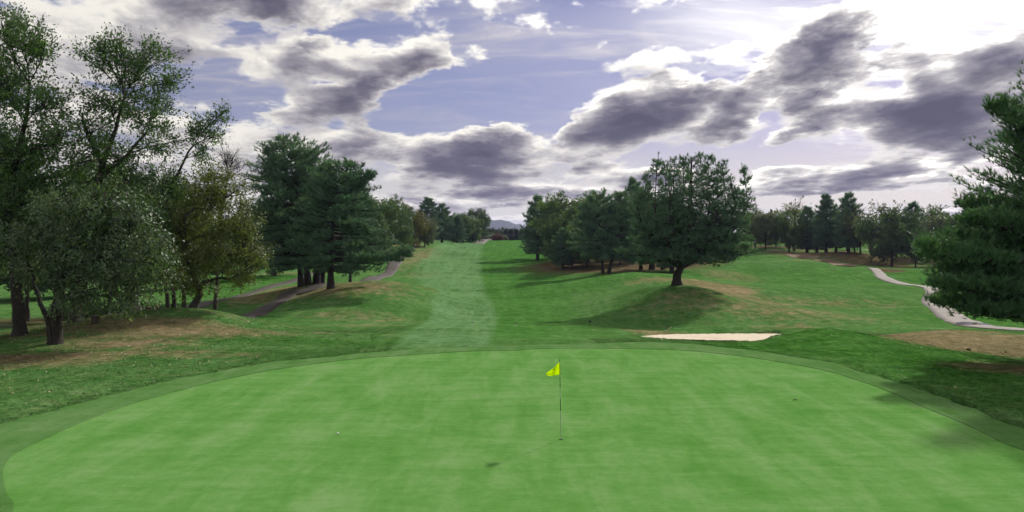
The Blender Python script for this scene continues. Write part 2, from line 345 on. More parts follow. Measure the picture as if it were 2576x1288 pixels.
BUNKER_PX = [(1612, 849.5, 53), (1641, 845.5, 56), (1708, 843.5, 57.5), (1796, 841.6, 58.3), (1885, 841, 58.5), (1962, 841.5, 58), (1955, 847, 52.5), (1918, 863.5, 48), (1863, 860, 48.5), (1774, 856, 49.5), (1708, 853, 50.3), (1660, 851.5, 51.3)]
def world_xy(rows): return [G(*r)[:2] for r in rows]
def rim_plane(rows):
    P = np.array([G(*r) for r in rows]); A = np.column_stack((P[:, :2], np.ones(len(P)))); return np.linalg.lstsq(A, P[:, 2], rcond=None)[0]
BUNKER = smooth_closed(world_xy(BUNKER_PX), 160)
HB1_PX = [(1925, 632, 168), (1965, 629, 176), (2010, 632, 172), (2035, 639, 160), (2062, 642.5, 153), (2040, 643.5, 150), (1995, 643, 151), (1970, 636, 161)]
HB1 = smooth_closed(world_xy(HB1_PX), 90)
HB2_PX = [(2045, 646, 148), (2090, 646, 150), (2125, 655, 142), (2158, 668, 131), (2140, 672, 127), (2105, 668, 129), (2078, 656, 138)]
HB2 = smooth_closed(world_xy(HB2_PX), 90)
SANDS = [(BUNKER, rim_plane(BUNKER_PX), .08)]
rngH = np.random.default_rng(3)
WAV = [(rngH.uniform(0, 2 * math.pi), rngH.uniform(0.12, 0.9), rngH.uniform(0, 6.28)) for _ in range(14)]
def height(X, Y, holes=True):
    X = np.atleast_1d(np.asarray(X, float)); Y = np.atleast_1d(np.asarray(Y, float))
    r = np.hypot(X, Y)
    Z = tps(np.clip(X, -420, 420), np.clip(Y, -260, 470))
    far = ss(360, 520, r)
    Z = Z * (1 - far) + far * (-8 + 3 * np.sin(X * .004 + 1) * np.sin(Y * .003))
    dg = sdf(COLLAR_W, X, Y)
    k = ss(0.0, 3.5, dg); Z = Z * k                                      # level inside the collar
    w = sum(.012 / f * np.sin((X * math.cos(a) + Y * math.sin(a)) * f * 1.3 + p) for a, f, p in WAV)
    Z = Z + w * ss(2, 9, dg) * (1 + .8 * ss(60, 200, r))
    if holes:
        Z = Z - 0.3 * ss(0.25, 1.0, -dg)                                 # subsoil under the green and collar sheets
    for B, pl, dip in SANDS:
        db = sdf(B, X, Y); k = ss(0.12, -0.2, db)
        Z = Z * (1 - k) + k * (pl[0] * X + pl[1] * Y + pl[2] - .16 - dip * ss(0, 4, -db))
    for B in (HB1, HB2): Z = Z - .22 * ss(.6, -2.4, sdf(B, X, Y))
    return Z
def H1(x, y): return float(height(x, y)[0])
def on_ground(px, py, d):
    p = G(px, py, d); return np.array((p[0], p[1], H1(p[0], p[1])))

# ------------------------------------------------------------------ what grows where (dry turf, mown stripe, lush turf, leaf litter, partly standing in for shade)
def ell(X, Y, px, py, d, rx, ry, soft=0.6, rot=0.0):
    c = G(px, py, d); u, v = X - c[0], Y - c[1]
    if rot: u, v = u * math.cos(rot) + v * math.sin(rot), -u * math.sin(rot) + v * math.cos(rot)
    return 1 - ss(1 - soft, 1 + soft, np.hypot(u / rx, v / ry))
FW = np.array([(1225, 990, 872, 39), (1235, 1018, 850, 44.5), (1247, 1065, 821, 58), (1250, 1088, 790, 71.5), (1226, 1103, 747, 91), (1215, 1068, 716, 105), (1211, 1036, 706, 120), (1210, 1070, 660, 160), (1211, 1095, 630, 200), (1214, 1113, 611, 240), (1216, 1120, 606, 300)])
FWY = FW[:, 3]; FWR = (FW[:, 0] - CX) / F * FWY; FWL = (FW[:, 1] - CX) / F * FWY
def zones(X, Y):
    dry = np.zeros(X.shape); lush = np.zeros(X.shape); soil = np.zeros(X.shape)
    def up(a, b): return np.maximum(a, b)
    for px, py, d, rx, ry, s, amt in ((430, 830, 42.5, 5.5, 2.6, .7, .85), (300, 858, 39, 4.0, 2.2, .7, .7), (330, 890, 36, 6, 1.6, .8, .6), (120, 900, 34.5, 4, 2.5, .8, .75), (620, 838, 43, 3, 2, .8, .6), (540, 795, 47.5, 3.5, 2, .8, .35),
            (640, 805, 51, 4, 2, .7, .55), (790, 840, 45, 2.5, 1.6, .8, .5), (700, 812, 52, 5, 2.5, .8, .5), (860, 770, 75, 6.5, 5, .7, .7), (960, 745, 84, 6.5, 6, .6, .75), (1040, 740, 88, 4, 7, .7, .5), (780, 725, 89, 7, 5, .7, .75), (880, 712, 97, 8, 4, .7, .6), (660, 752, 79, 5, 7, .7, .7), (930, 820, 58, 3, 2, .8, .45), (900, 798, 63, 5, 2.5, .8, .5),
            (1060, 700, 124, 4, 12, .7, .45), (1060, 650, 165, 4, 35, .6, .6), (1010, 625, 190, 5, 28, .7, .7), (700, 690, 118, 8, 6, .7, .5),
            (1800, 745, 86, 4.5, 8, .6, .85), (1860, 770, 77, 5.5, 6, .8, .7), (1760, 790, 70, 6, 5, .8, .5), (1700, 730, 94, 6, 6, .7, .65), (1950, 790, 68, 8, 6, .8, .55), (2100, 800, 64, 7, 4, .8, .45), (2050, 760, 79, 9, 5, .8, .45), (1830, 690, 115, 5, 12, .7, .5), (2200, 760, 78, 5, 5, .8, .4), (1620, 690, 109, 5, 3, .7, .5), (2000, 812, 60, 6, 2.5, .8, .4),
            (2420, 855, 45, 5.5, 5.0, .45, 1.0), (2560, 870, 43, 6, 5.5, .5, .95), (2330, 838, 50, 4.2, 2.2, .6, .9), (1645, 843, 57, 2.6, 2.6, .7, .7), (2560, 930, 33, 3, 2.5, .7, .7), (2030, 655, 142, 5, 3, .7, .6), (2230, 650, 165, 18, 25, .7, .55)):
        dry = up(dry, amt * ell(X, Y, px, py, d, rx, ry, s))
    for px, py, d, rx, ry, s, amt in ((1980, 880, 38.5, 5, 2.2, .7, .9), (2100, 860, 41, 6, 4.5, .7, .9), (2250, 900, 36.5, 5, 4, .7, .9), (2400, 930, 32.5, 4.5, 4, .7, .75), (2200, 950, 31.5, 4, 3, .7, .5), (640, 860, 40.5, 5, 1.5, .8, .25), (150, 890, 36, 3, 1.6, .8, .4), (860, 865, 41.5, 5, 2, .7, .4),
            (620, 700, 108, 10, 9, .7, .8), (500, 730, 95, 8, 8, .7, .6), (1450, 720, 101, 12, 7, .8, .55), (1300, 640, 185, 8, 40, .7, .7), (2380, 705, 108, 8, 12, .8, .6), (2550, 810, 63, 8, 8, .7, .6), (1340, 830, 52, 5, 6, .8, .35), (1090, 735, 93, 3, 10, .7, .4), (2050, 700, 112, 14, 14, .8, .45), (1900, 830, 57, 8, 3, .8, .3)):
        lush = up(lush, amt * ell(X, Y, px, py, d, rx, ry, s))
    for px, py, d, rx, ry, s, amt in ((60, 860, 42, 5, 4, .8, .55), (60, 800, 58, 12, 7, .8, .7), (250, 795, 56, 8, 5, .8, .7), (200, 822, 46, 5, 3.5, .8, .6), (330, 795, 50, 7, 3.5, .8, .6), (30, 905, 35, 4, 2.5, .8, .5), (1540, 668, 140, 16, 18, .7, .95), (1600, 660, 150, 16, 20, .7, .9), (2130, 640, 160, 16, 12, .7, .9), (2200, 662, 146, 7, 12, .7, .8), (2230, 684, 121, 2.5, 4, .7, .9), (2290, 678, 130, 7, 5, .8, .6), (1430, 660, 150, 6, 18, .8, .7), (1960, 622, 190, 25, 10, .7, .8)):  # litter; behind the far-left trunks it also paints the dimness of tree shade
        soil = up(soil, amt * ell(X, Y, px, py, d, rx, ry, s))
    fl = np.interp(Y, FWY, FWL); fr = np.interp(Y, FWY, FWR); e = .2 + Y * .003
    fair = ss(-e, e, X - fl) * ss(-e, e, fr - X) * ss(37, 40, Y) * (1 - ss(300, 330, Y))
    fr2 = np.interp(Y, [40, 58, 75, 100, 125, 160, 200, 260], [(c_ - CX) / F * y_ for c_, y_ in ((1440, 40), (1440, 58), (1430, 75), (1440, 100), (1440, 125), (1400, 160), (1370, 200), (1345, 260))])
    lush = up(lush, .62 * ss(-e, e, X - fr) * (1 - ss(-2, 2, X - fr2)) * ss(40, 46, Y) * (1 - ss(290, 320, Y)))
    return np.stack((dry, fair, lush, soil), -1)
def set_zones(me, X, Y):
    at = me.color_attributes.new('zones', 'FLOAT_COLOR', 'POINT')
    at.data.foreach_set('color', zones(X, Y).astype(np.float32).ravel())

# ------------------------------------------------------------------ materials
def new_mat(name):
    m = bpy.data.materials.new(name); m.use_nodes = True; t = m.node_tree; t.nodes.clear()
    out = N(t, 'ShaderNodeOutputMaterial'); return m, t, out
def principled(t, out, col, rough=0.9, spec=0.25, normal=None, **kw):
    b = N(t, 'ShaderNodeBsdfPrincipled'); put(t, b.inputs['Base Color'], col); put(t, b.inputs['Roughness'], rough)
    put(t, b.inputs['Specular IOR Level'], spec)
    for k_, v in kw.items(): put(t, b.inputs[k_.replace('_', ' ')], v)
    if normal is not None: t.links.new(normal, b.inputs['Normal'])
    t.links.new(b.outputs[0], out.inputs[0]); return b
def BUMP(t, h, strength=0.5, dist=0.05):
    n = N(t, 'ShaderNodeBump'); put(t, n.inputs['Height'], h); n.inputs['Strength'].default_value = strength; n.inputs['Distance'].default_value = dist
    return n.outputs[0]
def turf_color(t):
    geo = N(t, 'ShaderNodeNewGeometry'); pos = geo.outputs['Position']
    at = N(t, 'ShaderNodeAttribute', attribute_name='zones')
    sr = N(t, 'ShaderNodeSeparateColor'); put(t, sr.inputs[0], at.outputs['Color']); dry, fair, lush, soil = *sr.outputs[:3], at.outputs['Alpha']
    big = NOISE(t, pos, 0.13, 5, 0.6).outputs[0]; mid = NOISE(t, pos, 0.9, 6, 0.65).outputs[0]; fine = NOISE(t, pos, 9.0, 4, 0.7).outputs[0]; vf = NOISE(t, pos, 42.0, 2, 0.7).outputs[0]
    g = RAMP(t, M(t, 'ADD', M(t, 'MULTIPLY', big, .5), M(t, 'MULTIPLY', mid, .5)), [(0.3, (.044, .122, .026)), (0.52, (.068, .162, .043)), (0.72, (.102, .192, .068))])
    # a scatter of browned blades everywhere
    spk = M(t, 'MULTIPLY', SMOOTH(t, M(t, 'ADD', M(t, 'MULTIPLY', fine, .6), M(t, 'MULTIPLY', mid, .45)), .52, .68), .38)
    g = MIX(t, spk, g, (.17, .15, .062))
    lushc = RAMP(t, mid, [(0.3, (.030, .105, .014)), (0.5, (.042, .145, .020)), (0.7, (.068, .175, .034))])
    g = MIX(t, M(t, 'MULTIPLY', lush, .9), g, lushc)
    tan = RAMP(t, M(t, 'ADD', M(t, 'MULTIPLY', mid, .55), M(t, 'MULTIPLY', fine, .45)), [(0.3, (.105, .122, .048)), (0.5, (.185, .160, .082)), (0.7, (.26, .212, .122))])
    dm = SMOOTH(t, M(t, 'ADD', dry, M(t, 'MULTIPLY', M(t, 'SUBTRACT', M(t, 'ADD', mid, M(t, 'MULTIPLY', fine, .6)), .8), 1.35)), .22, .85)
    dm = M(t, 'MULTIPLY', dm, SMOOTH(t, dry, 0.0, .25))
    g = MIX(t, dm, g, tan)
    fc = RAMP(t, M(t, 'ADD', M(t, 'MULTIPLY', big, .4), M(t, 'MULTIPLY', mid, .6)), [(0.3, (.096, .200, .076)), (0.7, (.130, .235, .104))])
    mps = N(t, 'ShaderNodeMapping'); put(t, mps.inputs[0], pos); mps.inputs['Scale'].default_value = (1.1, .10, 1); mps.inputs['Rotation'].default_value = (0, 0, math.radians(3))
    st = NOISE(t, mps.outputs[0], .9, 5, .6, .2).outputs[0]; mpc = N(t, 'ShaderNodeMapping'); put(t, mpc.inputs[0], pos); mpc.inputs['Scale'].default_value = (.12, .8, 1); sc_ = NOISE(t, mpc.outputs[0], .6, 6, .65, .3).outputs[0]
    mow = M(t, 'ADD', M(t, 'MULTIPLY', st, .5), M(t, 'MULTIPLY', sc_, .5))
    g = MIX(t, 1.0, g, RAMP(t, mow, [(.36, (.74, .80, .72)), (.5, (1, 1, 1)), (.64, (1.34, 1.20, 1.40))]), 'MULTIPLY')
    g = MIX(t, M(t, 'MULTIPLY', fair, SMOOTH(t, mow, .3, .62)), g, fc)
    lit = RAMP(t, M(t, 'ADD', M(t, 'MULTIPLY', mid, .5), M(t, 'MULTIPLY', fine, .5)), [(0.3, (.055, .048, .026)), (0.55, (.112, .088, .050)), (0.7, (.17, .135, .08))])
    sm = M(t, 'MULTIPLY', SMOOTH(t, M(t, 'ADD', soil, M(t, 'MULTIPLY', M(t, 'SUBTRACT', mid, .5), .9)), .25, .8), SMOOTH(t, soil, 0, .25))
    g = MIX(t, sm, g, lit)
    mot = NOISE(t, pos, 2.4, 4, .72).outputs[0]; g = MIX(t, 1.0, g, RAMP(t, mot, [(.34, (.68, .70, .66)), (.5, (1, 1, 1)), (.66, (1.32, 1.26, 1.32))]), 'MULTIPLY')
    v = M(t, 'ADD', M(t, 'MULTIPLY', fine, .55), M(t, 'MULTIPLY', vf, .45))
    g = MIX(t, 1.0, g, RAMP(t, v, [(0.25, (.62, .62, .62)), (0.5, (1, 1, 1)), (0.75, (1.3, 1.3, 1.25))]), 'MULTIPLY')
    return g, v
mat_turf, t, out = new_mat('rough_turf'); c, v = turf_color(t)
principled(t, out, c, 1.0, 0.0, BUMP(t, v, 0.9, 0.07))
mat_blade, t, out = new_mat('grass_blade'); c, v = turf_color(t)
df = N(t, 'ShaderNodeBsdfDiffuse'); put(t, df.inputs[0], c); df.inputs['Normal'].default_value; upn = COMB(t, 0.0, 0.0, 1.0); t.links.new(upn, df.inputs['Normal']); tl = N(t, 'ShaderNodeBsdfTranslucent'); put(t, tl.inputs[0], c)
mx = N(t, 'ShaderNodeMixShader'); mx.inputs[0].default_value = .12; t.links.new(df.outputs[0], mx.inputs[1]); t.links.new(tl.outputs[0], mx.inputs[2]); t.links.new(mx.outputs[0], out.inputs[0])
def green_mat(name, lo, mid_, hi, patch=1.0):
    m, t, out = new_mat(name); geo = N(t, 'ShaderNodeNewGeometry'); pos = geo.outputs['Position']
    mp = N(t, 'ShaderNodeMapping'); put(t, mp.inputs[0], pos); mp.inputs['Scale'].default_value = (1.9, .42, 1); mp.inputs['Rotation'].default_value = (0, 0, math.radians(6))
    a = NOISE(t, mp.outputs[0], .55, 6, .62, .4).outputs[0]; b = NOISE(t, pos, .35, 6, .68, .3).outputs[0]
    mp2 = N(t, 'ShaderNodeMapping'); put(t, mp2.inputs[0], pos); mp2.inputs['Scale'].default_value = (.35, 1.5, 1)
    b2 = NOISE(t, mp2.outputs[0], 1.1, 7, .68, .2).outputs[0]
    f = NOISE(t, pos, 28, 3, .7).outputs[0]; f2 = NOISE(t, pos, 4, 5, .72).outputs[0]
    s = M(t, 'ADD', M(t, 'ADD', M(t, 'MULTIPLY', a, .42), M(t, 'MULTIPLY', b, .30)), M(t, 'MULTIPLY', b2, .28))
    c = RAMP(t, s, [(0.40, lo), (0.5, mid_), (0.60, hi)])
    c = MIX(t, 1.0, c, RAMP(t, M(t, 'ADD', M(t, 'MULTIPLY', f, .5), M(t, 'MULTIPLY', f2, .5)), [(0.32, (.78, .82, .76)), (0.5, (1, 1, 1)), (.68, (1.2, 1.14, 1.22))]), 'MULTIPLY')
    principled(t, out, c, 1.0, 0.0, BUMP(t, f, 0.35, 0.012)); return m
mat_green = green_mat('bent_grass', (.070, .190, .036), (.099, .228, .056), (.140, .256, .088))
mat_collar = green_mat('fringe_grass', (.056, .138, .032), (.080, .168, .050), (.112, .192, .074))
def path_mat(name, k_):
    m, t, out = new_mat(name); pos = N(t, 'ShaderNodeNewGeometry').outputs['Position']
    a = NOISE(t, pos, .7, 6, .65).outputs[0]; b = NOISE(t, pos, 12, 5, .7).outputs[0]
    c = RAMP(t, M(t, 'ADD', M(t, 'MULTIPLY', a, .6), M(t, 'MULTIPLY', b, .4)), [(0.3, tuple(k_ * q for q in (.090, .074, .066))), (0.5, tuple(k_ * q for q in (.142, .118, .105))), (0.7, tuple(k_ * q for q in (.215, .185, .165)))])
    principled(t, out, c, .8, .2, BUMP(t, b, .5, .02)); return m
mat_path_shaded = path_mat('shade_darkened_asphalt', .42); mat_path_pale = path_mat('pale_asphalt', .9)  # one asphalt in two tones; the left paths' tree shade is in the darker colour
def sand_mat(name, a_, b_):
    m, t, out = new_mat(name); pos = N(t, 'ShaderNodeNewGeometry').outputs['Position']
    a = NOISE(t, pos, 1.6, 6, .6).outputs[0]; b = NOISE(t, pos, 26, 4, .7).outputs[0]
    wv = N(t, 'ShaderNodeTexWave', wave_type='BANDS'); put(t, wv.inputs[0], pos); wv.inputs['Scale'].default_value = 3.0; wv.inputs['Distortion'].default_value = 5.0
    c = RAMP(t, M(t, 'ADD', M(t, 'MULTIPLY', a, .6), M(t, 'MULTIPLY', b, .4)), [(0.3, a_), (0.7, b_)])
    principled(t, out, c, .95, .1, BUMP(t, M(t, 'ADD', M(t, 'MULTIPLY', wv.outputs[1], .35), b), .6, .05)); return m
mat_sand = sand_mat('pale_sand', (.50, .42, .31), (.66, .58, .46)); mat_brownsand = sand_mat('brown_sand', (.115, .082, .046), (.18, .132, .078))
def plain(name, col, rough=.6, spec=.4, metallic=0.0, var=.15, scale=14.0, bump=.0):
    m, t, out = new_mat(name); pos = N(t, 'ShaderNodeTexCoord').outputs['Object']
    n = NOISE(t, pos, scale, 4, .6).outputs[0]
    lo = tuple(x * (1 - var) for x in col); hi = tuple(min(1, x * (1 + var)) for x in col)
    principled(t, out, RAMP(t, n, [(.3, lo), (.7, hi)]), rough, spec, BUMP(t, n, bump, .02) if bump else None, Metallic=metallic); return m

# ------------------------------------------------------------------ ground sheet
ang = np.concatenate((np.linspace(-180, -60, 22)[:-1], np.linspace(-60, -38, 26)[:-1], np.linspace(-38, 38, 400)[:-1], np.linspace(38, 60, 26)[:-1], np.linspace(60, 180, 22)))
ang = np.radians(ang); rad = np.unique(np.concatenate((np.arange(46, 62, .3), [0.01, 1, 2, 3.2, 4.6], 6 * 1.0165 ** np.arange(0, 290), 6 * 1.0165 ** 289 * 1.07 ** np.arange(1, 31))))
AA, RR = np.meshgrid(ang, rad); GX, GY = (RR * np.sin(AA)).ravel(), (RR * np.cos(AA)).ravel()
GZ = height(GX, GY)
na, nr = len(ang), len(rad); i = np.arange(nr - 1)[:, None] * na; j = np.arange(na - 1)[None]
Q = np.stack((i + j, i + j + 1, i + na + j + 1, i + na + j), -1).reshape(-1, 4)[:, ::-1]
me = mesh_np('ground', np.stack((GX, GY, GZ), 1), Q, mat_turf); set_zones(me, GX, GY)
ground = tag(link('ground', me), 'rolling golf course turf with mown stripe and dry patches', kind='structure')
# putting green (with the hole cut in it) and its collar
nb = len(GREEN_W); c2 = HOLE[:2]; rel = GREEN_W - c2; fr_ = np.concatenate(([0], np.linspace(.03, 1, 26)))
hole_r = .056; dirs = rel / np.linalg.norm(rel, axis=1, keepdims=True)
ringsV = [np.concatenate((c2 + dirs * hole_r if f == 0 else c2 + rel * f, np.zeros((nb, 1))), 1) for f in fr_]
ringsV.append(np.concatenate((GREEN_W, np.full((nb, 1), -.06)), 1))
def ring_faces(nring, n):
    i = np.arange(nring - 1)[:, None] * n; j = np.arange(n)[None]; jn = (j + 1) % n
    return np.stack((i + j, i + jn, i + n + jn, i + n + j), -1).reshape(-1, 4)
def up_faces(V, Fq):
    a, b, c = V[Fq[0, 0]], V[Fq[0, 1]], V[Fq[0, 2]]
    return Fq if np.cross(b - a, c - a)[2] > 0 else Fq[:, ::-1]
V = np.concatenate(ringsV); Fq = up_faces(V, ring_faces(len(ringsV), nb))
tag(link('putting_green', mesh_np('putting_green', V, Fq, mat_green, smooth=False)), 'smooth closely mown putting green round the flag', kind='structure')
def ring_sheet(name, inner, outer, zi, zo, mat, steps=6, skirt=.25):
    # match outer points to inner ones by direction from the hole
    ai = np.arctan2(*(inner - c2).T[::-1]); ao = np.unwrap(np.arctan2(*(outer - c2).T[::-1])); ro = np.linalg.norm(outer - c2, axis=1)
    o = np.argsort(ao % (2 * math.pi)); rr = np.interp(ai % (2 * math.pi), (ao % (2 * math.pi))[o], ro[o], period=2 * math.pi)
    out_ = c2 + np.stack((np.cos(ai), np.sin(ai)), 1) * rr[:, None]
    R = [np.concatenate((inner, np.full((len(inner), 1), zi - .05)), 1)]
    for f in np.linspace(0, 1, steps): R.append(np.concatenate((inner * (1 - f) + out_ * f, np.full((len(inner), 1), zi * (1 - f) + zo * f)), 1))
    R.append(np.concatenate((out_ + (out_ - c2) / np.linalg.norm(out_ - c2, axis=1, keepdims=True) * .08, np.full((len(inner), 1), zo - skirt)), 1))
    V = np.concatenate(R); Fq = ring_faces(len(R), len(inner)); a, b, c_ = (V[Fq[len(inner) * 2, q]] for q in range(3))
    if np.cross(b - a, c_ - a)[2] < 0: Fq = Fq[:, ::-1]
    return link(name, mesh_np(name, V, Fq, mat, smooth=False))
tag(ring_sheet('fringe', GREEN_W, COLLAR_W, .015, .015, mat_collar), 'slightly longer fringe grass ringing the putting green', kind='structure')
def disc_sheet(name, outline, mat, off, rings=14, shrink=.0):
    c_ = outline.mean(0); n = len(outline); R = []
    for f in np.linspace(1e-3, 1 - shrink, rings):
        xy = c_ + (outline - c_) * f; R.append(np.column_stack((xy, height(xy[:, 0], xy[:, 1]) + off)))
    V = np.concatenate(R); return link(name, mesh_np(name, V, up_faces(V, ring_faces(rings, n)), mat))
def sand_sheet(S, mat, label, grow=1.03, rings=18):
    outline, pl, dip = S; c_ = outline.mean(0); R = []; n = len(outline); rr = np.random.default_rng(n)
    for f in np.linspace(1e-3, grow, rings):
        xy = c_ + (outline - c_) * f; R.append(np.column_stack((xy, xy @ pl[:2] + pl[2] + .04 - dip * (1 - min(1, f) ** 3) + rr.normal(0, .012, n))))
    V = np.concatenate(R); return tag(link('sand_bunker', mesh_np('sand_bunker', V, up_faces(V, ring_faces(rings, n)), mat)), label, kind='structure')
sand_sheet(SANDS[0], mat_sand, 'pale sand bunker beside the green')
tag(disc_sheet('sand_bunker', HB1, mat_brownsand, .07, 20), 'brown sand bunker high on the right hill', kind='structure'); tag(disc_sheet('sand_bunker', HB2, mat_brownsand, .07, 20), 'long brown sand bunker lower on the right hill', kind='structure')
FARB = np.array([G(2220, 632, 207)[:2] + np.array((5.2 * math.cos(a_), 6 * math.sin(a_))) for a_ in np.linspace(0, 2 * math.pi, 40, endpoint=False)])
tag(disc_sheet('sand_bunker', FARB, mat_sand, .12), 'small white sand patch far behind the right tree row', kind='structure')
def path_sheet(name, rows, width, label, off=.045, mat=None):
    P = smooth_open(world_xy(rows), max(60, 22 * len(rows))); T = np.gradient(P, axis=0); T /= np.linalg.norm(T, axis=1, keepdims=True); Nn = np.stack((-T[:, 1], T[:, 0]), 1)
    rr = np.random.default_rng(len(rows)); width = np.linspace(width[0], width[1], len(P)) if isinstance(width, tuple) else width; jit = [1 + .05 * np.convolve(rr.normal(size=len(P) + 6), np.ones(7) / 3, 'valid')[:len(P)] + .05 * rr.normal(size=len(P)) for _ in (0, 1)]
    cols = []
    for s, dz in ((-1.04, -.12), (-1, 0), (-.5, .012), (0, .018), (.5, .012), (1, 0), (1.04, -.12)):
        xy = P + Nn * (s * width / 2 * jit[s > 0])[:, None]; cols.append(np.column_stack((xy, height(xy[:, 0], xy[:, 1]) + off + dz)))
    V = np.stack(cols, 1).reshape(-1, 3); m, k_ = len(P), len(cols); i = np.arange(m - 1)[:, None] * k_; j = np.arange(k_ - 1)[None]
    Fq = np.stack((i + j, i + j + 1, i + k_ + j + 1, i + k_ + j), -1).reshape(-1, 4)
    a, b, c_ = (V[Fq[2, q]] for q in range(3))
    if np.cross(b - a, c_ - a)[2] < 0: Fq = Fq[:, ::-1]
    return tag(link(name, mesh_np(name, V, Fq, mat or mat_path_shaded)), label, kind='structure')
path_sheet('cart_path', [(-400, 826, 48), (-150, 822, 50), (60, 818, 51), (300, 812, 54), (500, 810, 57.5), (615, 795, 63), (723, 753, 76), (795, 734, 78), (880, 714, 97), (945, 698, 108), (975, 675, 127), (1003, 655, 147), (1028, 630, 180), (1046, 612, 217)], (1.6, 2.1), 'asphalt cart path passing the pines and climbing beside the fairway')
path_sheet('cart_path', [(380, 792, 64), (520, 763, 73), (603, 739, 85), (703, 714, 100), (746, 707, 106), (795, 690, 118), (820, 674, 135), (850, 652, 160)], 1.6, 'dark cart path looping behind the pine knoll')
path_sheet('cart_path', [(2192, 676, 124), (2209, 684, 118), (2226, 698, 109), (2273, 711, 102), (2320, 719.5, 98.5), (2346, 727, 95), (2352, 742, 87), (2348, 759, 79), (2385, 787, 68.5), (2427, 814, 60.5), (2460, 831, 56.8), (2516, 838, 55), (2600, 842, 53.5), (2750, 846, 52)], (1.4, 2.4), 'pale cart path winding down beside the right pine', mat=mat_path_pale)
path_sheet('cart_path', [(1204, 611.5, 240), (1210, 608.5, 256), (1216, 606, 275), (1226, 603, 300)], 3.4, 'short pinkish cart path at the top of the fairway', mat=mat_path_pale)

# ------------------------------------------------------------------ trees
def leaf_mat(name, dark, mid_, light, trans=.3, rough=.5, spec=.35, clump=.55):
    m, t, out = new_mat(name); geo = N(t, 'ShaderNodeNewGeometry'); rnd = geo.outputs['Random Per Island']
    oi = N(t, 'ShaderNodeObjectInfo')
    n = NOISE(t, N(t, 'ShaderNodeTexCoord').outputs['Object'], clump, 3, .6).outputs[0]
    f = M(t, 'ADD', M(t, 'MULTIPLY', rnd, .42), M(t, 'ADD', M(t, 'MULTIPLY', n, .55), M(t, 'MULTIPLY', M(t, 'SUBTRACT', oi.outputs['Random'], .5), .18)))
    c = RAMP(t, f, [(.22, dark), (.5, mid_), (.8, light)])
    so = N(t, 'ShaderNodeAttribute', attribute_name='soft'); vt = N(t, 'ShaderNodeVectorTransform', vector_type='NORMAL', convert_from='OBJECT', convert_to='WORLD'); put(t, vt.inputs[0], so.outputs['Vector'])
    nrm = VM(t, 'NORMALIZE', VM(t, 'ADD', VM(t, 'SCALE', VM(t, 'NORMALIZE', vt.outputs[0]), 1.0), VM(t, 'SCALE', geo.outputs['Normal'], .85)))
    b = N(t, 'ShaderNodeBsdfPrincipled'); t.links.new(nrm, b.inputs['Normal']); put(t, b.inputs['Base Color'], c); put(t, b.inputs['Roughness'], rough); put(t, b.inputs['Specular IOR Level'], spec)
    tl = N(t, 'ShaderNodeBsdfTranslucent'); t.links.new(nrm, tl.inputs['Normal']); put(t, tl.inputs[0], MIX(t, 1.0, c, (1.1, 1.15, .55), 'MULTIPLY'))
    mx = N(t, 'ShaderNodeMixShader'); mx.inputs[0].default_value = trans
    t.links.new(b.outputs[0], mx.inputs[1]); t.links.new(tl.outputs[0], mx.inputs[2]); t.links.new(mx.outputs[0], out.inputs[0]); return m
LM = {
    'pine': leaf_mat('pine_needles', (.075, .160, .095), (.138, .260, .160), (.22, .35, .22), .42, .6, .1),
    'pine_near': leaf_mat('pine_needles_near', (.060, .145, .060), (.112, .240, .10), (.18, .33, .15), .4, .55, .12),
    'cherry': leaf_mat('cherry_leaves', (.050, .118, .034), (.088, .178, .052), (.15, .245, .075), .42, .45, .3),
    'silver': leaf_mat('silver_leaves', (.085, .145, .070), (.145, .215, .115), (.23, .285, .185), .4, .42, .45),
    'olive': leaf_mat('olive_leaves', (.10, .145, .034), (.165, .21, .054), (.24, .27, .075), .42, .45, .3),
    'oak': leaf_mat('oak_leaves', (.075, .150, .052), (.128, .220, .080), (.19, .275, .105), .44, .5, .15),
    'yellow': leaf_mat('yellowing_leaves', (.10, .115, .02), (.165, .175, .032), (.235, .225, .04), .35, .5, .25),
    'grey': leaf_mat('greyish_leaves', (.105, .150, .075), (.16, .205, .105), (.22, .25, .14), .36, .5, .2),
    'dark': leaf_mat('dark_leaves', (.060, .112, .056), (.10, .168, .080), (.15, .22, .11), .4, .55, .15),
    'red': leaf_mat('reddish_leaves', (.09, .042, .03), (.14, .066, .042), (.19, .10, .055), .25, .5, .2),
    'hedge': leaf_mat('hedge_leaves', (.02, .036, .030), (.032, .052, .042), (.05, .075, .055), .05, .6, .15),
    'wood': leaf_mat('far_wood_leaves', (.030, .055, .022), (.055, .085, .034), (.085, .12, .05), .2, .6, .2, .06),
}
def bark_mat(name, lo, hi):
    m, t, out = new_mat(name); pos = N(t, 'ShaderNodeTexCoord').outputs['Object']
    mp = N(t, 'ShaderNodeMapping'); put(t, mp.inputs[0], pos); mp.inputs['Scale'].default_value = (9, 9, 2.2)
    n = NOISE(t, mp.outputs[0], 1.6, 6, .7, .6).outputs[0]
    principled(t, out, RAMP(t, n, [(.32, lo), (.68, hi)]), .9, .15, BUMP(t, n, 1.0, .05)); return m
BARK = bark_mat('grey_brown_bark', (.030, .026, .022), (.095, .082, .070)); BARKD = bark_mat('dark_bark', (.020, .018, .016), (.06, .052, .046))

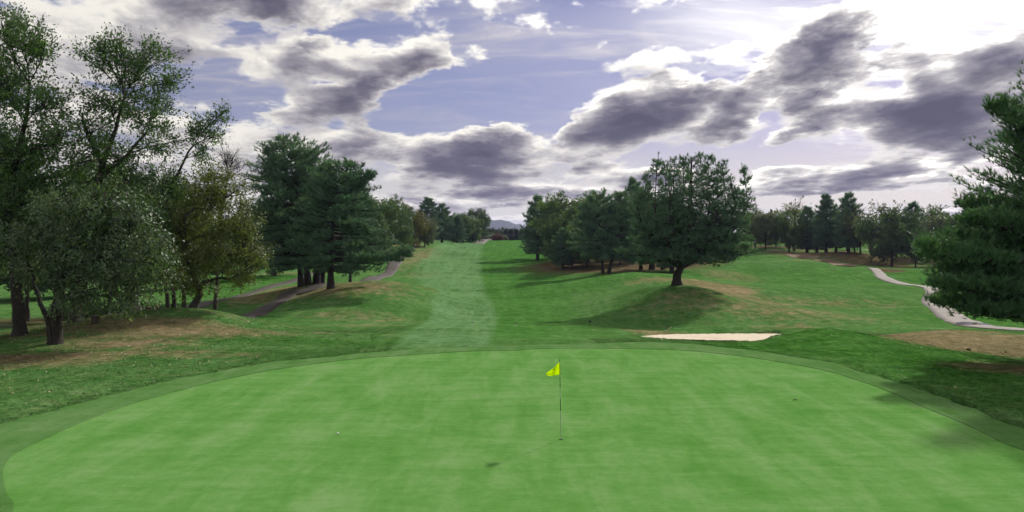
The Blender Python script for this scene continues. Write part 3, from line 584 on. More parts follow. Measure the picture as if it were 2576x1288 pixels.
def unit(v): return v / (np.linalg.norm(v, axis=-1, keepdims=True) + 1e-9)
def add_soft(me, S, rep):
    at = me.attributes.new('soft', 'FLOAT_VECTOR', 'POINT'); at.data.foreach_set('vector', np.repeat(unit(S), rep, 0).astype(np.float32).ravel()); return me
def leaves_mesh(name, P, Dv, size, rng, mat, aspect=.5, droop=0.0, soft=None):
    """one rhombic, slightly folded leaf per point"""
    n = len(P); d = unit(Dv + rng.normal(0, .55, (n, 3)) + np.array((0, 0, -droop)))
    s = unit(np.cross(d, rng.normal(0, 1, (n, 3)))); nn = np.cross(d, s)
    L = (size * rng.uniform(.65, 1.25, n))[:, None]; W = L * aspect
    v = np.stack((P, P + d * L * .5 + s * W * .5 + nn * L * .06, P + d * L, P + d * L * .5 - s * W * .5 + nn * L * .06), 1).reshape(-1, 3)
    return add_soft(mesh_np(name, v, np.arange(4 * n).reshape(n, 4), mat, smooth=False), soft if soft is not None else P - P.mean(0) * (1, 1, .8), 4)
def needles_mesh(name, P, Dv, size, rng, mat, k=7, spread=.75, width=.11, soft=None):
    """a brush of k needle blades at each point"""
    S = unit(soft) if soft is not None else unit(Dv)
    n = len(P); d = unit(np.repeat(unit(Dv), k, 0) + rng.normal(0, spread, (n * k, 3)) * .6); P = np.repeat(P, k, 0)
    L = (np.repeat(size * rng.uniform(.7, 1.25, n), k) * rng.uniform(.75, 1.1, n * k))[:, None]
    s = unit(np.cross(d, rng.normal(0, 1, (n * k, 3)))) * L * width
    base = P - d * L * .15
    v = np.stack((base - s * .6, base + s * .6, P + d * L), 1).reshape(-1, 3)
    return add_soft(mesh_np(name, v, np.arange(3 * n * k).reshape(-1, 3), mat, smooth=False), np.repeat(S, k, 0), 3)
def bez(a, b, c, n):
    t = np.linspace(0, 1, n)[:, None]; return (1 - t) ** 2 * a + 2 * t * (1 - t) * b + t * t * c
def poly_at(P, t):
    seg = np.linalg.norm(np.diff(P, axis=0), axis=1); cum = np.concatenate(([0], np.cumsum(seg))); L = t * cum[-1]
    return np.array([np.interp(L, cum, P[:, i]) for i in range(3)])
def flare(P, R):
    """widen the foot of a trunk and sink it a little into the soil"""
    P = np.vstack((P[0] + (P[0] - P[1]) / np.linalg.norm(P[1] - P[0]) * .25, P)); R = np.concatenate(([R[0] * 1.55], R)); R[1] *= 1.28
    return P, R

def broadleaf(name, base, d, trunks, lobes, leaf, leaf_mat_, bark, seed, dens=1.0, size=.12, droop=0.0, twig=.8, label=None, group=None, cat='tree', bare=False, extra=()):
    """trunks: lists of (column, row, dy, radius) at distance d; lobes: (column, row, half width, half height, dy, half depth m)"""
    rng = np.random.default_rng(seed); B = on_ground(*base, d); loc = lambda x, y, dy=0.0: G(x, y, d + dy) * np.array((1, 1, 1)) - B
    paths, LP, LD, LS = [], [], [], []; stems = []
    for tr in trunks:
        P = np.array([loc(x, y, dy) for x, y, dy, r in tr]); R = np.array([r for *_, r in tr])
        if abs(P[0, 2]) < 1.2: P[0, 2] = 0
        n = 3 * len(P); Ps = smooth_open(P, n); Rs = np.interp(np.linspace(0, 1, n), np.linspace(0, 1, len(R)), R)
        Ps[1:] += rng.normal(0, .03, (n - 1, 3)); stems.append((Ps, Rs))
        paths.append((*flare(Ps, Rs), 9) if abs(P[0, 2]) < .05 else (Ps, Rs, 7))
    for tr in extra:
        P = smooth_open(np.array([loc(x, y, dy) for x, y, dy, r in tr]), 14); paths.append((P, np.interp(np.linspace(0, 1, 14), np.linspace(0, 1, len(tr)), [r for *_, r in tr]), 6)); stems.append((P, paths[-1][1]))
    for (x, y, rx, rz, dy, ry) in lobes:
        c = loc(x, y, dy); r = np.array((rx * d / F, ry, rz * d / F))
        best = None
        for Ps, Rs in stems:
            below = Ps[:, 2] < max(c[2] - .25 * r[2], Ps[0, 2] + .4); k = np.argmin(np.linalg.norm(Ps - (c - np.array((0, 0, r[2]))), axis=1) + 1e3 * ~below)
            dist = np.linalg.norm(Ps[k] - c)
            if best is None or dist < best[0]: best = (dist, Ps[k], Rs[k])
        dist, A, ra = best; mid_ = (A + c) / 2 + np.array((rng.normal(0, .08), rng.normal(0, .08), .10)) * dist
        Lb = bez(A, mid_, c + rng.normal(0, .12, 3) * r, 9); r0 = min(ra * .5, .02 + .009 * dist)
        paths.append((Lb, np.linspace(r0, .022, 9), 6))
        vol = r[0] * r[1] * r[2]; ns = int(max(8, 14 * vol ** .62 * dens))
        for _ in range(ns):
            st = poly_at(Lb, rng.uniform(.3, 1)); u = unit(rng.normal(0, 1, 3)); T = c + r * u * rng.uniform(.35, 1.0) ** .45 * rng.uniform(.82, 1.12)
            md = (st + T) / 2 + np.array((0, 0, rng.uniform(0, .25) * np.linalg.norm(T - st))) + rng.normal(0, .1, 3)
            Sb = bez(st, md, T, 6); paths.append((Sb, np.linspace(.018, .006, 6) * (1 + .12 * d / 40), 4))
            sd = unit(T - st)
            for _ in range(rng.integers(7, 12)):
                q = poly_at(Sb, rng.uniform(.25, 1)); td = unit(sd * .7 + rng.normal(0, .75, 3) + np.array((0, 0, .1 - droop * .8))); tl = rng.uniform(.5, 1.2) * twig
                if bare or rng.random() < .22: paths.append((np.stack((q, q + td * tl * .5 + rng.normal(0, .04, 3), q + td * tl)), np.array((.008, .005, .003)) * (1 + .15 * d / 40), 3))
                if not bare:
                    k = max(3, int(leaf * rng.uniform(.9, 2.3))); tt = rng.uniform(.1, 1.05, k)[:, None]
                    LP.append(q + td * tl * tt + np.array((0, 0, -droop)) * (tt * tl) ** 2 + rng.normal(0, .085, (k, 3))); LD.append(np.tile(td, (k, 1))); LS.append(unit(LP[-1] - c) + np.array((0, 0, .35)) + td * .3)
    root = empty(name, B, label, cat, group)
    V, Q = tubes(paths); link('trunk', mesh_np('trunk', V, Q, bark), root)
    if LP: link('crown', leaves_mesh('crown', np.concatenate(LP), np.concatenate(LD), size, rng, leaf_mat_, droop=droop, soft=np.concatenate(LS)), root)
    return root

def pine_parts(stems, rng, tuft, step=.55, sub=.62, k=8, upturn=.34, mats=('pine', None), droop_low=.25, nbr=5, width=.14, tuft_gap=.17):
    """stems: (points, radius at foot, [(t, reach left, reach right, reach depth)], t0). Whorls of limbs with plumes of needles."""
    paths, TP, TD, TS = [], [], [], []
    for P, r0, prof, t0 in stems:
        P = np.asarray(P, float); n = max(8, 2 * len(P)); Ps = smooth_open(P, n); ts = np.linspace(0, 1, n); Rs = r0 * (1 - .88 * ts) + .012
        paths.append((*flare(Ps, Rs), 9) if abs(P[0, 2]) < .05 else (Ps, Rs, 7))
        Ltot = np.linalg.norm(np.diff(Ps, axis=0), axis=1).sum(); pt = np.array([p[0] for p in prof]); pl, pr, pd = (np.array([p[q] for p in prof]) for q in (1, 2, 3))
        t = t0
        while t < 1.0:
            ax = unit(poly_at(Ps, min(1, t + .03)) - poly_at(Ps, max(0, t - .03)))
            az0 = rng.uniform(0, 6.28)
            for b in range(nbr):
                a = poly_at(Ps, min(max(t + rng.normal(0, .35) * step / Ltot, t0), 1)); az = az0 + b * 6.283 / nbr + rng.normal(0, .25); h = np.array((math.cos(az), math.sin(az), 0.0)); h = unit(h - ax * (h @ ax) * .8)
                reach = (np.interp(t, pt, pr) if h[0] > 0 else np.interp(t, pt, pl)) * h[0] ** 2 + np.interp(t, pt, pd) * (1 - h[0] ** 2)
                L = reach * rng.uniform(.55, 1.12)
                if L < .15: continue
                rise = upturn * (.35 + .9 * t) - droop_low * (1 - t)
                e = a + h * L + np.array((0, 0, rise * L)); md = a + h * L * .55 + np.array((0, 0, (rise * .25 - .05) * L))
                Bp = bez(a, md, e, 7); paths.append((Bp, np.linspace(min(.02 + .018 * L, np.interp(t, ts, Rs) * .7), .008, 7), 4))
                ns = max(4, int(L / .22))
                for q in range(ns):
                    tt = .22 + .78 * (q + rng.random()) / ns; st = poly_at(Bp, min(tt, 1)); od = unit(poly_at(Bp, min(1, tt + .08)) - poly_at(Bp, tt - .08))
                    side = unit(np.cross(od, (0, 0, 1))) * (1 if q % 2 else -1); sl = sub * (.35 + L * .28 * (1.25 - tt)) * rng.uniform(.7, 1.25)
                    sd = unit(od * .75 + side * rng.uniform(.35, .9) + np.array((0, 0, rng.uniform(.05, .45))))
                    m = max(2, int(sl / tuft_gap)); f = np.linspace(.25, 1, m)[:, None]
                    TP.append(st + sd * sl * f + rng.normal(0, 1, (m, 3)) * np.array((.07, .07, .12))); TD.append(sd + np.array((0, 0, .55)) + rng.normal(0, .15, (m, 3))); TS.append(np.tile(sd * .55 + h * .45 + np.array((0, 0, .55)), (m, 1)))
                TP.append(e[None]); TD.append((unit(e - md) + (0, 0, .4))[None]); TS.append((h + (0, 0, .6))[None])
            t += step / Ltot * rng.uniform(.75, 1.25)
        TP.append(Ps[-1:] + (0, 0, .1)); TD.append(np.array(((0.0, 0, 1),))); TS.append(np.array(((0.0, 0, 1),)))
    TP, TD = np.concatenate(TP), np.concatenate(TD)
    V, Q = tubes(paths)
    return mesh_np('trunk', V, Q, mats[1] or BARKD), needles_mesh('crown', TP, TD, tuft, rng, LM[mats[0]], k, width=width, soft=np.concatenate(TS))
def pine(name, base, d, stems, seed, label, group=None, **kw):
    """stems: ([(column, row, dy)...], foot radius, [(row, left column, right column, depth m)...], t0)"""
    rng = np.random.default_rng(seed); B = on_ground(*base, d); S = []
    for pts, r0, prof, t0 in stems:
        P = np.array([G(x, y, d + dy) - B for x, y, dy in pts])
        if abs(P[0, 2]) < 1.2: P[0, 2] = 0
        rows = np.array([p[1] for p in pts], float); cols = np.array([p[0] for p in pts], float)
        seg = np.concatenate(([0], np.cumsum(np.linalg.norm(np.diff(P, axis=0), axis=1)))); seg /= seg[-1]
        pr = []
        for row, l, r, dep in prof:
            if isinstance(row, str): pr.append((float(row), l, r, dep)); continue
            t = np.interp(-row, -rows, seg); cx_ = np.interp(-row, -rows, cols); pr.append((t, max(.1, (cx_ - l) * d / F), max(.1, (r - cx_) * d / F), dep))
        S.append((P, r0, sorted(pr), t0))
    tm, cm = pine_parts(S, rng, **kw)
    root = empty(name, B, label, 'tree', group); link('trunk', tm, root); link('crown', cm, root)
    return root
ROUND = lambda *r: [(str(a), b, c, e) for a, b, c, e in r]

# ---- left: old broadleaf trees on the bank
GL = 'old broadleaf trees on the left bank'
broadleaf('broadleaf_tree', (50, 848), 42, [[(50, 848, 0, .34), (46, 770, 0, .30), (36, 670, .2, .27), (20, 560, .3, .22), (30, 450, .2, .17), (60, 330, 0, .12), (75, 210, 0, .07)]],
    [(60, 105, 75, 62, 0, 2.2), (15, 60, 60, 60, .5, 2), (20, 210, 100, 90, .5, 2.8), (110, 245, 70, 80, -.5, 2.2), (40, 370, 120, 90, 0, 3), (-70, 150, 90, 110, .5, 2.5), (130, 360, 62, 75, -.6, 2), (10, 510, 120, 90, 0, 3), (-80, 350, 100, 120, .5, 3), (120, 110, 30, 28, -.4, 1), (90, 470, 80, 60, .8, 2), (-20, 640, 70, 60, 1, 2), (60, 580, 90, 60, .8, 2.2), (140, 500, 70, 55, .8, 2)],
    6, LM['cherry'], BARKD, 11, dens=.8, size=.165, label='tallest dark broadleaf tree at the far left edge with a thick straight trunk', group=GL)
broadleaf('broadleaf_tree', (140, 872), 38.6, [[(140, 872, 0, .31), (143, 800, 0, .28), (150, 740, 0, .25), (162, 690, .2, .22), (180, 620, .3, .16), (205, 540, .3, .09)],
        [(128, 866, -.3, .12), (112, 790, -.2, .11), (88, 715, 0, .10), (62, 640, 0, .06)], [(146, 760, 0, .12), (128, 690, -.2, .10), (110, 620, -.3, .06)]],
    [(190, 610, 80, 70, -.3, 2.0), (300, 600, 70, 62, 0, 2.0), (110, 570, 70, 66, -.2, 1.8), (235, 525, 85, 62, .2, 2.0), (385, 650, 50, 60, 0, 1.5), (85, 660, 48, 46, -.3, 1.3), (290, 690, 60, 42, -.4, 1.6), (190, 690, 55, 42, -.6, 1.5), (355, 715, 42, 40, 0, 1.2), (50, 610, 50, 55, .1, 1.4), (345, 560, 60, 60, .5, 1.6),
     (240, 738, 55, 32, 0, 1.5), (165, 742, 40, 26, -.2, 1.1), (330, 752, 38, 24, .2, 1.0), (412, 690, 36, 40, .3, 1.0), (150, 510, 60, 50, .5, 1.6), (420, 620, 36, 44, .4, 1.0), (265, 650, 50, 40, -.9, 1.2), (130, 640, 40, 36, -.8, 1.0)],
    6, LM['silver'], BARKD, 12, dens=.85, size=.16, droop=.5, label='low weeping tree with silvery foliage and a leaning second stem on the left bank', group=GL)
broadleaf('broadleaf_tree', (188, 818), 45, [[(188, 818, 0, .30), (196, 740, 0, .27), (215, 640, 0, .24), (240, 520, 0, .21), (255, 430, 0, .18), (270, 382, 0, .14), (288, 330, 0, .11), (315, 240, .2, .06)], [(258, 415, 0, .12), (230, 360, .3, .10), (205, 290, .3, .06)], [(250, 450, 0, .12), (310, 400, -.3, .10), (370, 330, -.3, .06)]],
    [(290, 145, 62, 48, 0, 1.8), (345, 185, 66, 62, .2, 2), (428, 140, 30, 36, 0, .9), (215, 138, 42, 30, 0, 1.1), (285, 245, 95, 65, 0, 2.4), (380, 290, 75, 65, .2, 2.2), (225, 325, 80, 62, .3, 2.2), (300, 385, 100, 50, 0, 2.4), (420, 365, 50, 50, 0, 1.6), (447, 205, 26, 26, 0, .8), (300, 105, 26, 22, 0, .7), (245, 110, 16, 18, 0, .5), (385, 115, 20, 22, 0, .6), (410, 235, 40, 40, 0, 1.2), (180, 420, 60, 50, .5, 1.8), (340, 470, 80, 50, .4, 2), (240, 480, 80, 55, .6, 2.2), (300, 545, 100, 55, .8, 2.2), (180, 560, 80, 60, .9, 2.2), (390, 540, 60, 60, .9, 2), (130, 520, 62, 46, -5, 1.5), (285, 515, 66, 44, -5.5, 1.6), (365, 575, 46, 60, -5, 1.3), (215, 600, 40, 40, -7.5, 1.0), (420, 640, 40, 50, -3, 1.2)],
    5, LM['cherry'], BARK, 13, dens=.8, size=.165, label='tall open tree with ragged sprays against the sky and a forked dark limb', group=GL)
broadleaf('broadleaf_tree', (345, 791), 49, [[(348, 791, 0, .22), (340, 742, 0, .19), (358, 650, .2, .16), (405, 540, .2, .12), (450, 430, .2, .08), (485, 365, .2, .05)]],
    [(520, 318, 42, 22, 0, 1.0), (563, 287, 20, 17, 0, .6), (490, 345, 34, 30, 0, 1.0), (415, 450, 60, 45, 0, 1.8), (345, 490, 70, 50, .3, 2), (460, 495, 60, 46, .4, 1.8), (545, 345, 28, 16, 0, .7), (505, 390, 36, 26, .2, 1), (400, 560, 80, 55, .4, 2)],
    5, LM['cherry'], BARK, 14, dens=.8, size=.165, label='slanting tree whose thin sprays reach right against the clouds', group=GL)
broadleaf('broadleaf_tree', (490, 777), 48.5, [[(488, 777, 0, .26), (500, 745, 0, .21), (497, 715, 0, .19), (480, 680, 0, .15), (466, 640, 0, .12), (452, 580, 0, .08)], [(497, 718, 0, .11), (540, 703, -.3, .09), (590, 696, -.4, .07), (630, 670, -.4, .04)], [(466, 640, 0, .10), (462, 560, -1.2, .09), (474, 536, -1.2, .085), (500, 524, -1.2, .07), (530, 530, -1.0, .05)]],
    [(525, 495, 85, 62, .3, 2.2), (445, 560, 80, 70, 0, 2.2), (600, 555, 60, 70, 0, 1.9), (565, 635, 85, 62, -.2, 2.2), (455, 660, 85, 58, -.3, 2.2), (480, 715, 70, 30, -.4, 1.6), (600, 690, 50, 30, -.3, 1.4), (632, 640, 40, 32, -.3, 1.2), (600, 480, 26, 32, 0, 1), (400, 610, 55, 60, .2, 1.8), (530, 580, 60, 40, -.5, 1.5), (540, 440, 50, 30, .8, 1.5), (655, 650, 22, 18, -.3, .7)],
    8, LM['olive'], BARK, 15, dens=.9, size=.155, label='small crooked tree with olive foliage at the right end of the left bank', group=GL)
broadleaf('dead_tree', (540, 768), 60, [[(540, 768, 0, .16), (548, 650, 0, .13), (560, 520, 0, .10), (575, 440, 0, .07)]],
    [(585, 400, 24, 42, 0, 1.2), (568, 430, 20, 38, 0, 1), (602, 430, 22, 30, 0, 1), (565, 380, 12, 30, 0, .7)], 0, None, BARK, 16, dens=1.2, bare=True, twig=.9, label='bare leafless crown of twigs rising behind the olive tree')
k = 0
for (x, y, d_, h, lm, lab) in ((424, 782, 56, 250, 'olive', 'slim straight trunk left of the twin stumps, olive crown'), (440, 782, 56.5, 200, 'cherry', 'thin trunk leaning left just behind the bank crest'), (462, 774, 61, 230, 'olive', 'thin dark trunk between the leaning pair and the crooked olive tree'), (275, 792, 61, 300, 'oak', 'shaded tree behind the silvery weeping tree'), (68, 806, 57, 330, 'cherry', 'dark thin trunk right behind the tallest left tree'), (-10, 800, 60, 360, 'oak', 'shaded tree cut by the left edge of the picture'), (330, 788, 60, 260, 'oak', 'shaded tree behind the slanting tree'), (215, 800, 58, 300, 'cherry', 'shaded tree behind the tall open tree')):
    lean = (-14, -10, 4, 6, 0, -8, 8, 0)[k]
    broadleaf('broadleaf_tree', (x, y), d_, [[(x, y, 0, .17), (x + lean * .3, y - 50, 0, .14), (x + lean, y - h * .5, 0, .11), (x + lean, y - h, 0, .05)]],
        [(x + lean, y - h * .75, 70, 70, 0, 2.2), (x - 40, y - h * .95, 60, 50, .3, 2), (x + 40, y - h, 60, 50, -.2, 2), (x, y - h * 1.2, 55, 45, 0, 1.8)], 7, LM[lm], BARKD, 40 + k, dens=.85, size=.2, label=lab, group='slim trees behind the left bank'); k += 1

# ---- left: pines on the knoll
GP = 'pines on the knoll left of the fairway'
pine('pine_tree', (757, 722), 79, [([(757, 722, 0), (752, 640, 0), (740, 540, .2), (722, 440, .3), (710, 350, .3)], .27, [(690, 680, 800, 2.5), (640, 612, 830, 4.5), (560, 612, 850, 4.8), (480, 622, 845, 4.4), (420, 640, 830, 3.6), (380, 664, 790, 2.2), (358, 690, 740, 1.0), (348, 702, 718, .3)], .13), ([(725, 470, -.6), (690, 420, -.8), (672, 385, -.8)], .1, ROUND((0, 1.3, 1.3, 1.3), (.6, 1.2, 1.2, 1.2), (1, .25, .25, .25)), .1), ([(735, 500, .5), (770, 420, .8), (790, 385, .8)], .1, ROUND((0, 1.5, 2, 1.5), (.6, 1.2, 1.2, 1.2), (1, .3, .3, .3)), .1)], 21, 'tallest pine of the left knoll with a pointed top', GP, tuft=.40, step=.52, nbr=8, upturn=.26)
pine('pine_tree', (832, 731), 75, [([(832, 731, 0), (832, 650, 0), (838, 560, 0), (855, 480, 0), (878, 414, 0)], .31, [(695, 790, 850, 1.5), (655, 735, 990, 4.2), (600, 735, 995, 4.7), (540, 745, 975, 4.5), (480, 775, 945, 3.6), (440, 805, 935, 2.6), (414, 862, 900, .5)], .14), ([(845, 520, 0), (820, 450, .5), (815, 410, .5)], .09, ROUND((0, 1.3, 1.3, 1.3), (.6, 1.2, 1.2, 1.2), (1, .25, .25, .25)), .1), ([(838, 640, -1), (900, 648, -2), (960, 655, -2.2), (1005, 645, -2.2), (1030, 632, -2.2)], .10, ROUND((0, .3, .3, .5), (.5, 1.2, 1.2, 1.4), (.9, .8, .8, .8), (1, .2, .2, .2)), .3), ([(850, 500, 0), (895, 470, -.4), (938, 438, -.5)], .08, ROUND((0, .8, .8, .8), (.6, .7, .7, .7), (1, .2, .2, .2)), .2)], 22, 'front pine of the left knoll, thick bare trunk and a low limb reaching right', GP, tuft=.40, step=.52, nbr=8, upturn=.26)
pine('pine_tree', (775, 713), 84, [([(775, 711, 0), (768, 620, 0), (770, 520, 0), (775, 430, 0)], .34, [(650, 680, 850, 4), (560, 670, 870, 4.5), (480, 700, 850, 3.5), (432, 760, 790, .4)], .2)], 23, 'pine with a thin curved trunk in the middle of the left knoll clump', GP, tuft=.44, step=.55, nbr=6, upturn=.26)
pine('pine_tree', (796, 713), 85, [([(796, 712, 0), (800, 620, 0), (810, 520, 0), (815, 425, 0)], .36, [(650, 720, 900, 4), (560, 740, 905, 4.5), (480, 760, 885, 3.2), (428, 805, 826, .4)], .2)], 24, 'thick trunked pine behind the front pine of the left knoll', GP, tuft=.44, step=.55, nbr=6, upturn=.26)
pine('pine_tree', (809, 713), 86, [([(809, 712, 0), (822, 640, 0), (870, 540, 0), (890, 440, 0)], .26, [(650, 760, 930, 4), (560, 800, 950, 4), (490, 835, 940, 3), (442, 880, 900, .4)], .3)], 25, 'slim forked pine right of the thick trunk on the left knoll', GP, tuft=.44, step=.55, nbr=6, upturn=.26)
pine('pine_tree', (881, 710), 99, [([(881, 710, 0), (881, 660, 0), (884, 600, 0)], .2, [(690, 850, 915, 1.6), (650, 848, 922, 1.8), (612, 868, 900, .8)], .3)], 26, 'small young pine standing alone right of the knoll pines', GP, tuft=.42, step=.34, nbr=6)
pine('pine_tree', (690, 705), 112, [([(690, 705, 0), (680, 600, 0), (672, 480, 0)], .3, [(660, 600, 770, 5), (580, 612, 750, 4.8), (520, 635, 710, 3), (482, 662, 682, .4)], .12)], 27, 'bushy pine at the back left of the knoll clump', GP, tuft=.44, step=.55, nbr=6, upturn=.26)

# ---- right: lone pine on its mound, and the clump behind it
LIMB = lambda w: ROUND((0, .3, .3, .4), (.35, w * .8, w * .8, w), (.7, w, w, w * 1.1), (.92, w * .5, w * .5, w * .5), (1, .15, .15, .15))
SPIRE = lambda w: ROUND((0, .4, .4, .4), (.35, w, w, w), (.62, w * .8, w * .8, w * .8), (.84, w * .42, w * .42, w * .42), (1, .12, .12, .12))
LONE = [([(1703, 721, 0), (1704, 690, 0), (1714, 670, 0), (1728, 600, .3), (1736, 500, .5), (1740, 404, .5)], .45, [(640, 1690, 1770, 1.6), (600, 1660, 1810, 2.2), (520, 1680, 1800, 2.2), (450, 1705, 1775, 1.2), (404, 1736, 1746, .15)], .34)]
# upright leaders fanning from the fork
for x_, tp, dy, w in ((1656, 392, -.5, 1.5), (1678, 410, 1.4, 1.3), (1697, 400, -1.3, 1.2), (1720, 396, 1.6, 1.3), (1762, 394, 1.2, 1.4), (1780, 398, -1.4, 1.4), (1800, 404, .2, 1.4), (1816, 410, -.8, 1.3), (1838, 452, -1.4, 1.3), (1866, 418, .8, 1.1), (1850, 480, 1.8, 1.4), (1630, 438, 1.0, 1.2), (1616, 488, -1.0, 1.3), (1740, 450, -2.6, 1.5), (1690, 470, -2.8, 1.5), (1800, 470, -2.6, 1.5)):
    w *= 1.15; LONE.append(([(1711, 678, 0), (1711 * .55 + x_ * .45 + (x_ - 1735) * .18, 622, dy * .5), (x_ + (x_ - 1740) * .10, 530, dy), (x_, tp, dy)], .13, SPIRE(w), .3))
# spreading lower limbs
for x_, y_, dy, w in ((1560, 634, -1.2, 1.5), (1585, 605, 1.2, 1.5), (1604, 570, -2.0, 1.3), (1640, 648, -3.0, 1.2), (1598, 655, .4, .8), (1908, 632, -1.4, 1.7), (1895, 600, 1.0, 1.6), (1885, 560, -1.6, 1.5), (1850, 652, -2.6, 1.4), (1880, 620, -3.0, 1.5), (1882, 520, .4, 1.3), (1790, 655, -3.4, 1.0), (1700, 640, -3.6, 1.3), (1760, 600, -3.8, 1.4), (1660, 590, -3.4, 1.4), (1830, 590, -3.2, 1.4), (1870, 640, 1.8, 1.0), (1740, 560, 3.5, 1.6), (1660, 600, 3.2, 1.5), (1820, 600, 3.2, 1.5)):
    LONE.append(([(1712, 674, 0), (1712 * .6 + x_ * .4, 650 * .6 + y_ * .4, dy * .45), (1712 * .25 + x_ * .75, y_ + 10, dy * .85), (x_, y_, dy)], .10, LIMB(w), .35))
pine('pine_tree', (1703, 721), 76, LONE, 31, 'broad lone pine with a short thick trunk on the mound right of the fairway', tuft=.33, step=.66, nbr=5, upturn=.36, sub=.66)
GR = 'trees in the clump right of the fairway'
pine('pine_tree', (1517, 691), 119, [([(1517, 691, 0), (1514, 640, 0), (1508, 560, 0), (1500, 490, 0)], .24, [(655, 1440, 1545, 2.6), (620, 1430, 1555, 3.4), (560, 1440, 1560, 3.4), (510, 1462, 1540, 2.2), (484, 1490, 1510, .4)], .2), ([(1510, 600, 0), (1475, 560, 0), (1465, 520, 0)], .09, ROUND((0, 1, 1, 1), (.6, 1.4, 1.2, 1.4), (1, .3, .3, .3)), .2)], 32, 'left one of the two thin trunked pines in the right clump', GR, tuft=.52, step=.5, nbr=6)
pine('pine_tree', (1531, 690), 120, [([(1531, 690, 0), (1542, 640, 0), (1556, 580, 0), (1560, 490, 0)], .26, [(655, 1500, 1600, 2.6), (620, 1500, 1615, 3.4), (560, 1505, 1610, 3.4), (510, 1525, 1600, 2.2), (478, 1552, 1570, .4)], .2)], 33, 'right one of the two thin trunked pines, its trunk slanting right', GR, tuft=.52, step=.5, nbr=6)
pine('pine_tree', (1640, 688), 128, [([(1640, 688, 0), (1640, 620, 0), (1632, 540, 0), (1600, 470, 0)], .42, [(650, 1570, 1690, 4), (580, 1570, 1680, 4.5), (520, 1585, 1650, 3), (475, 1592, 1612, .4)], .2)], 34, 'thick trunked pine half hidden behind the lone pine', GR, tuft=.52, step=.5, nbr=6)
pine('pine_tree', (1668, 690), 126, [([(1668, 690, 0), (1672, 640, 0), (1690, 560, 0), (1680, 500, 0)], .3, [(650, 1610, 1730, 4), (580, 1620, 1740, 4.5), (520, 1640, 1720, 3), (500, 1670, 1690, .4)], .3)], 35, 'forked pine just left behind the lone pine trunk', GR, tuft=.52, step=.5, nbr=6)

# ---- right foreground pine, its trunk just outside the picture
pine('pine_tree', (2690, 893), 36, [([(2690, 893, 0), (2690, 700, 0), (2685, 500, 0), (2680, 300, 0), (2676, 130, 0)], .44,
        [(800, 2560, 2800, 3), (780, 2420, 2900, 4.5), (740, 2372, 2960, 5.5), (690, 2375, 2980, 5.8), (640, 2395, 2980, 5.4), (600, 2450, 2960, 4.8), (560, 2445, 2940, 4.6), (480, 2450, 2920, 4.3), (420, 2480, 2890, 3.9), (360, 2480, 2870, 3.6), (300, 2560, 2820, 2.6), (240, 2590, 2780, 1.9), (180, 2630, 2740, 1.1), (130, 2660, 2700, .3)], .13),
        ([(2680, 668, -1.5), (2576, 655, -3.0), (2490, 672, -3.2), (2400, 650, -3.2), (2310, 618, -3.2)], .085, ROUND((0, .2, .2, .2), (.45, .3, .3, .3), (.7, .9, .9, 1.1), (.92, .7, .7, .7), (1, .2, .2, .2)), .5),
        ([(2660, 700, -2), (2560, 700, -2.5), (2440, 700, -2.5), (2362, 690, -2.4)], .05, ROUND((0, .5, .5, .5), (.5, .9, .9, 1.2), (1, .3, .3, .3)), .3),
        *[([(2690, ry, dy * .2), (2600, (ry + ty) / 2 + 8, dy * .6), ((2600 + tx) / 2, ty + 14, dy), (tx, ty, dy)], .05, ROUND((0, .5, .5, .6), (.5, .9, .9, 1.2), (.8, .9, .9, 1.0), (1, .3, .3, .3)), .25) for ry, tx, ty, dy in ((700, 2318, 645, -1.5), (640, 2370, 600, .5), (760, 2350, 722, -3.6), (790, 2352, 762, -1.0), (800, 2430, 782, -3.4), (620, 2432, 560, -2.5), (560, 2424, 520, 1.0), (730, 2400, 690, 2.0))],
        ([(2670, 420, -.5), (2580, 340, -1), (2490, 255, -1)], .05, ROUND((0, .6, .6, .6), (.6, .6, .6, .7), (1, .2, .2, .2)), .3)],
    36, 'large dark foreground pine overhanging from the right edge', tuft=.27, step=.30, nbr=8, k=9, sub=.62, upturn=.52, droop_low=.3, width=.11, tuft_gap=.13, mats=('pine_near', None))

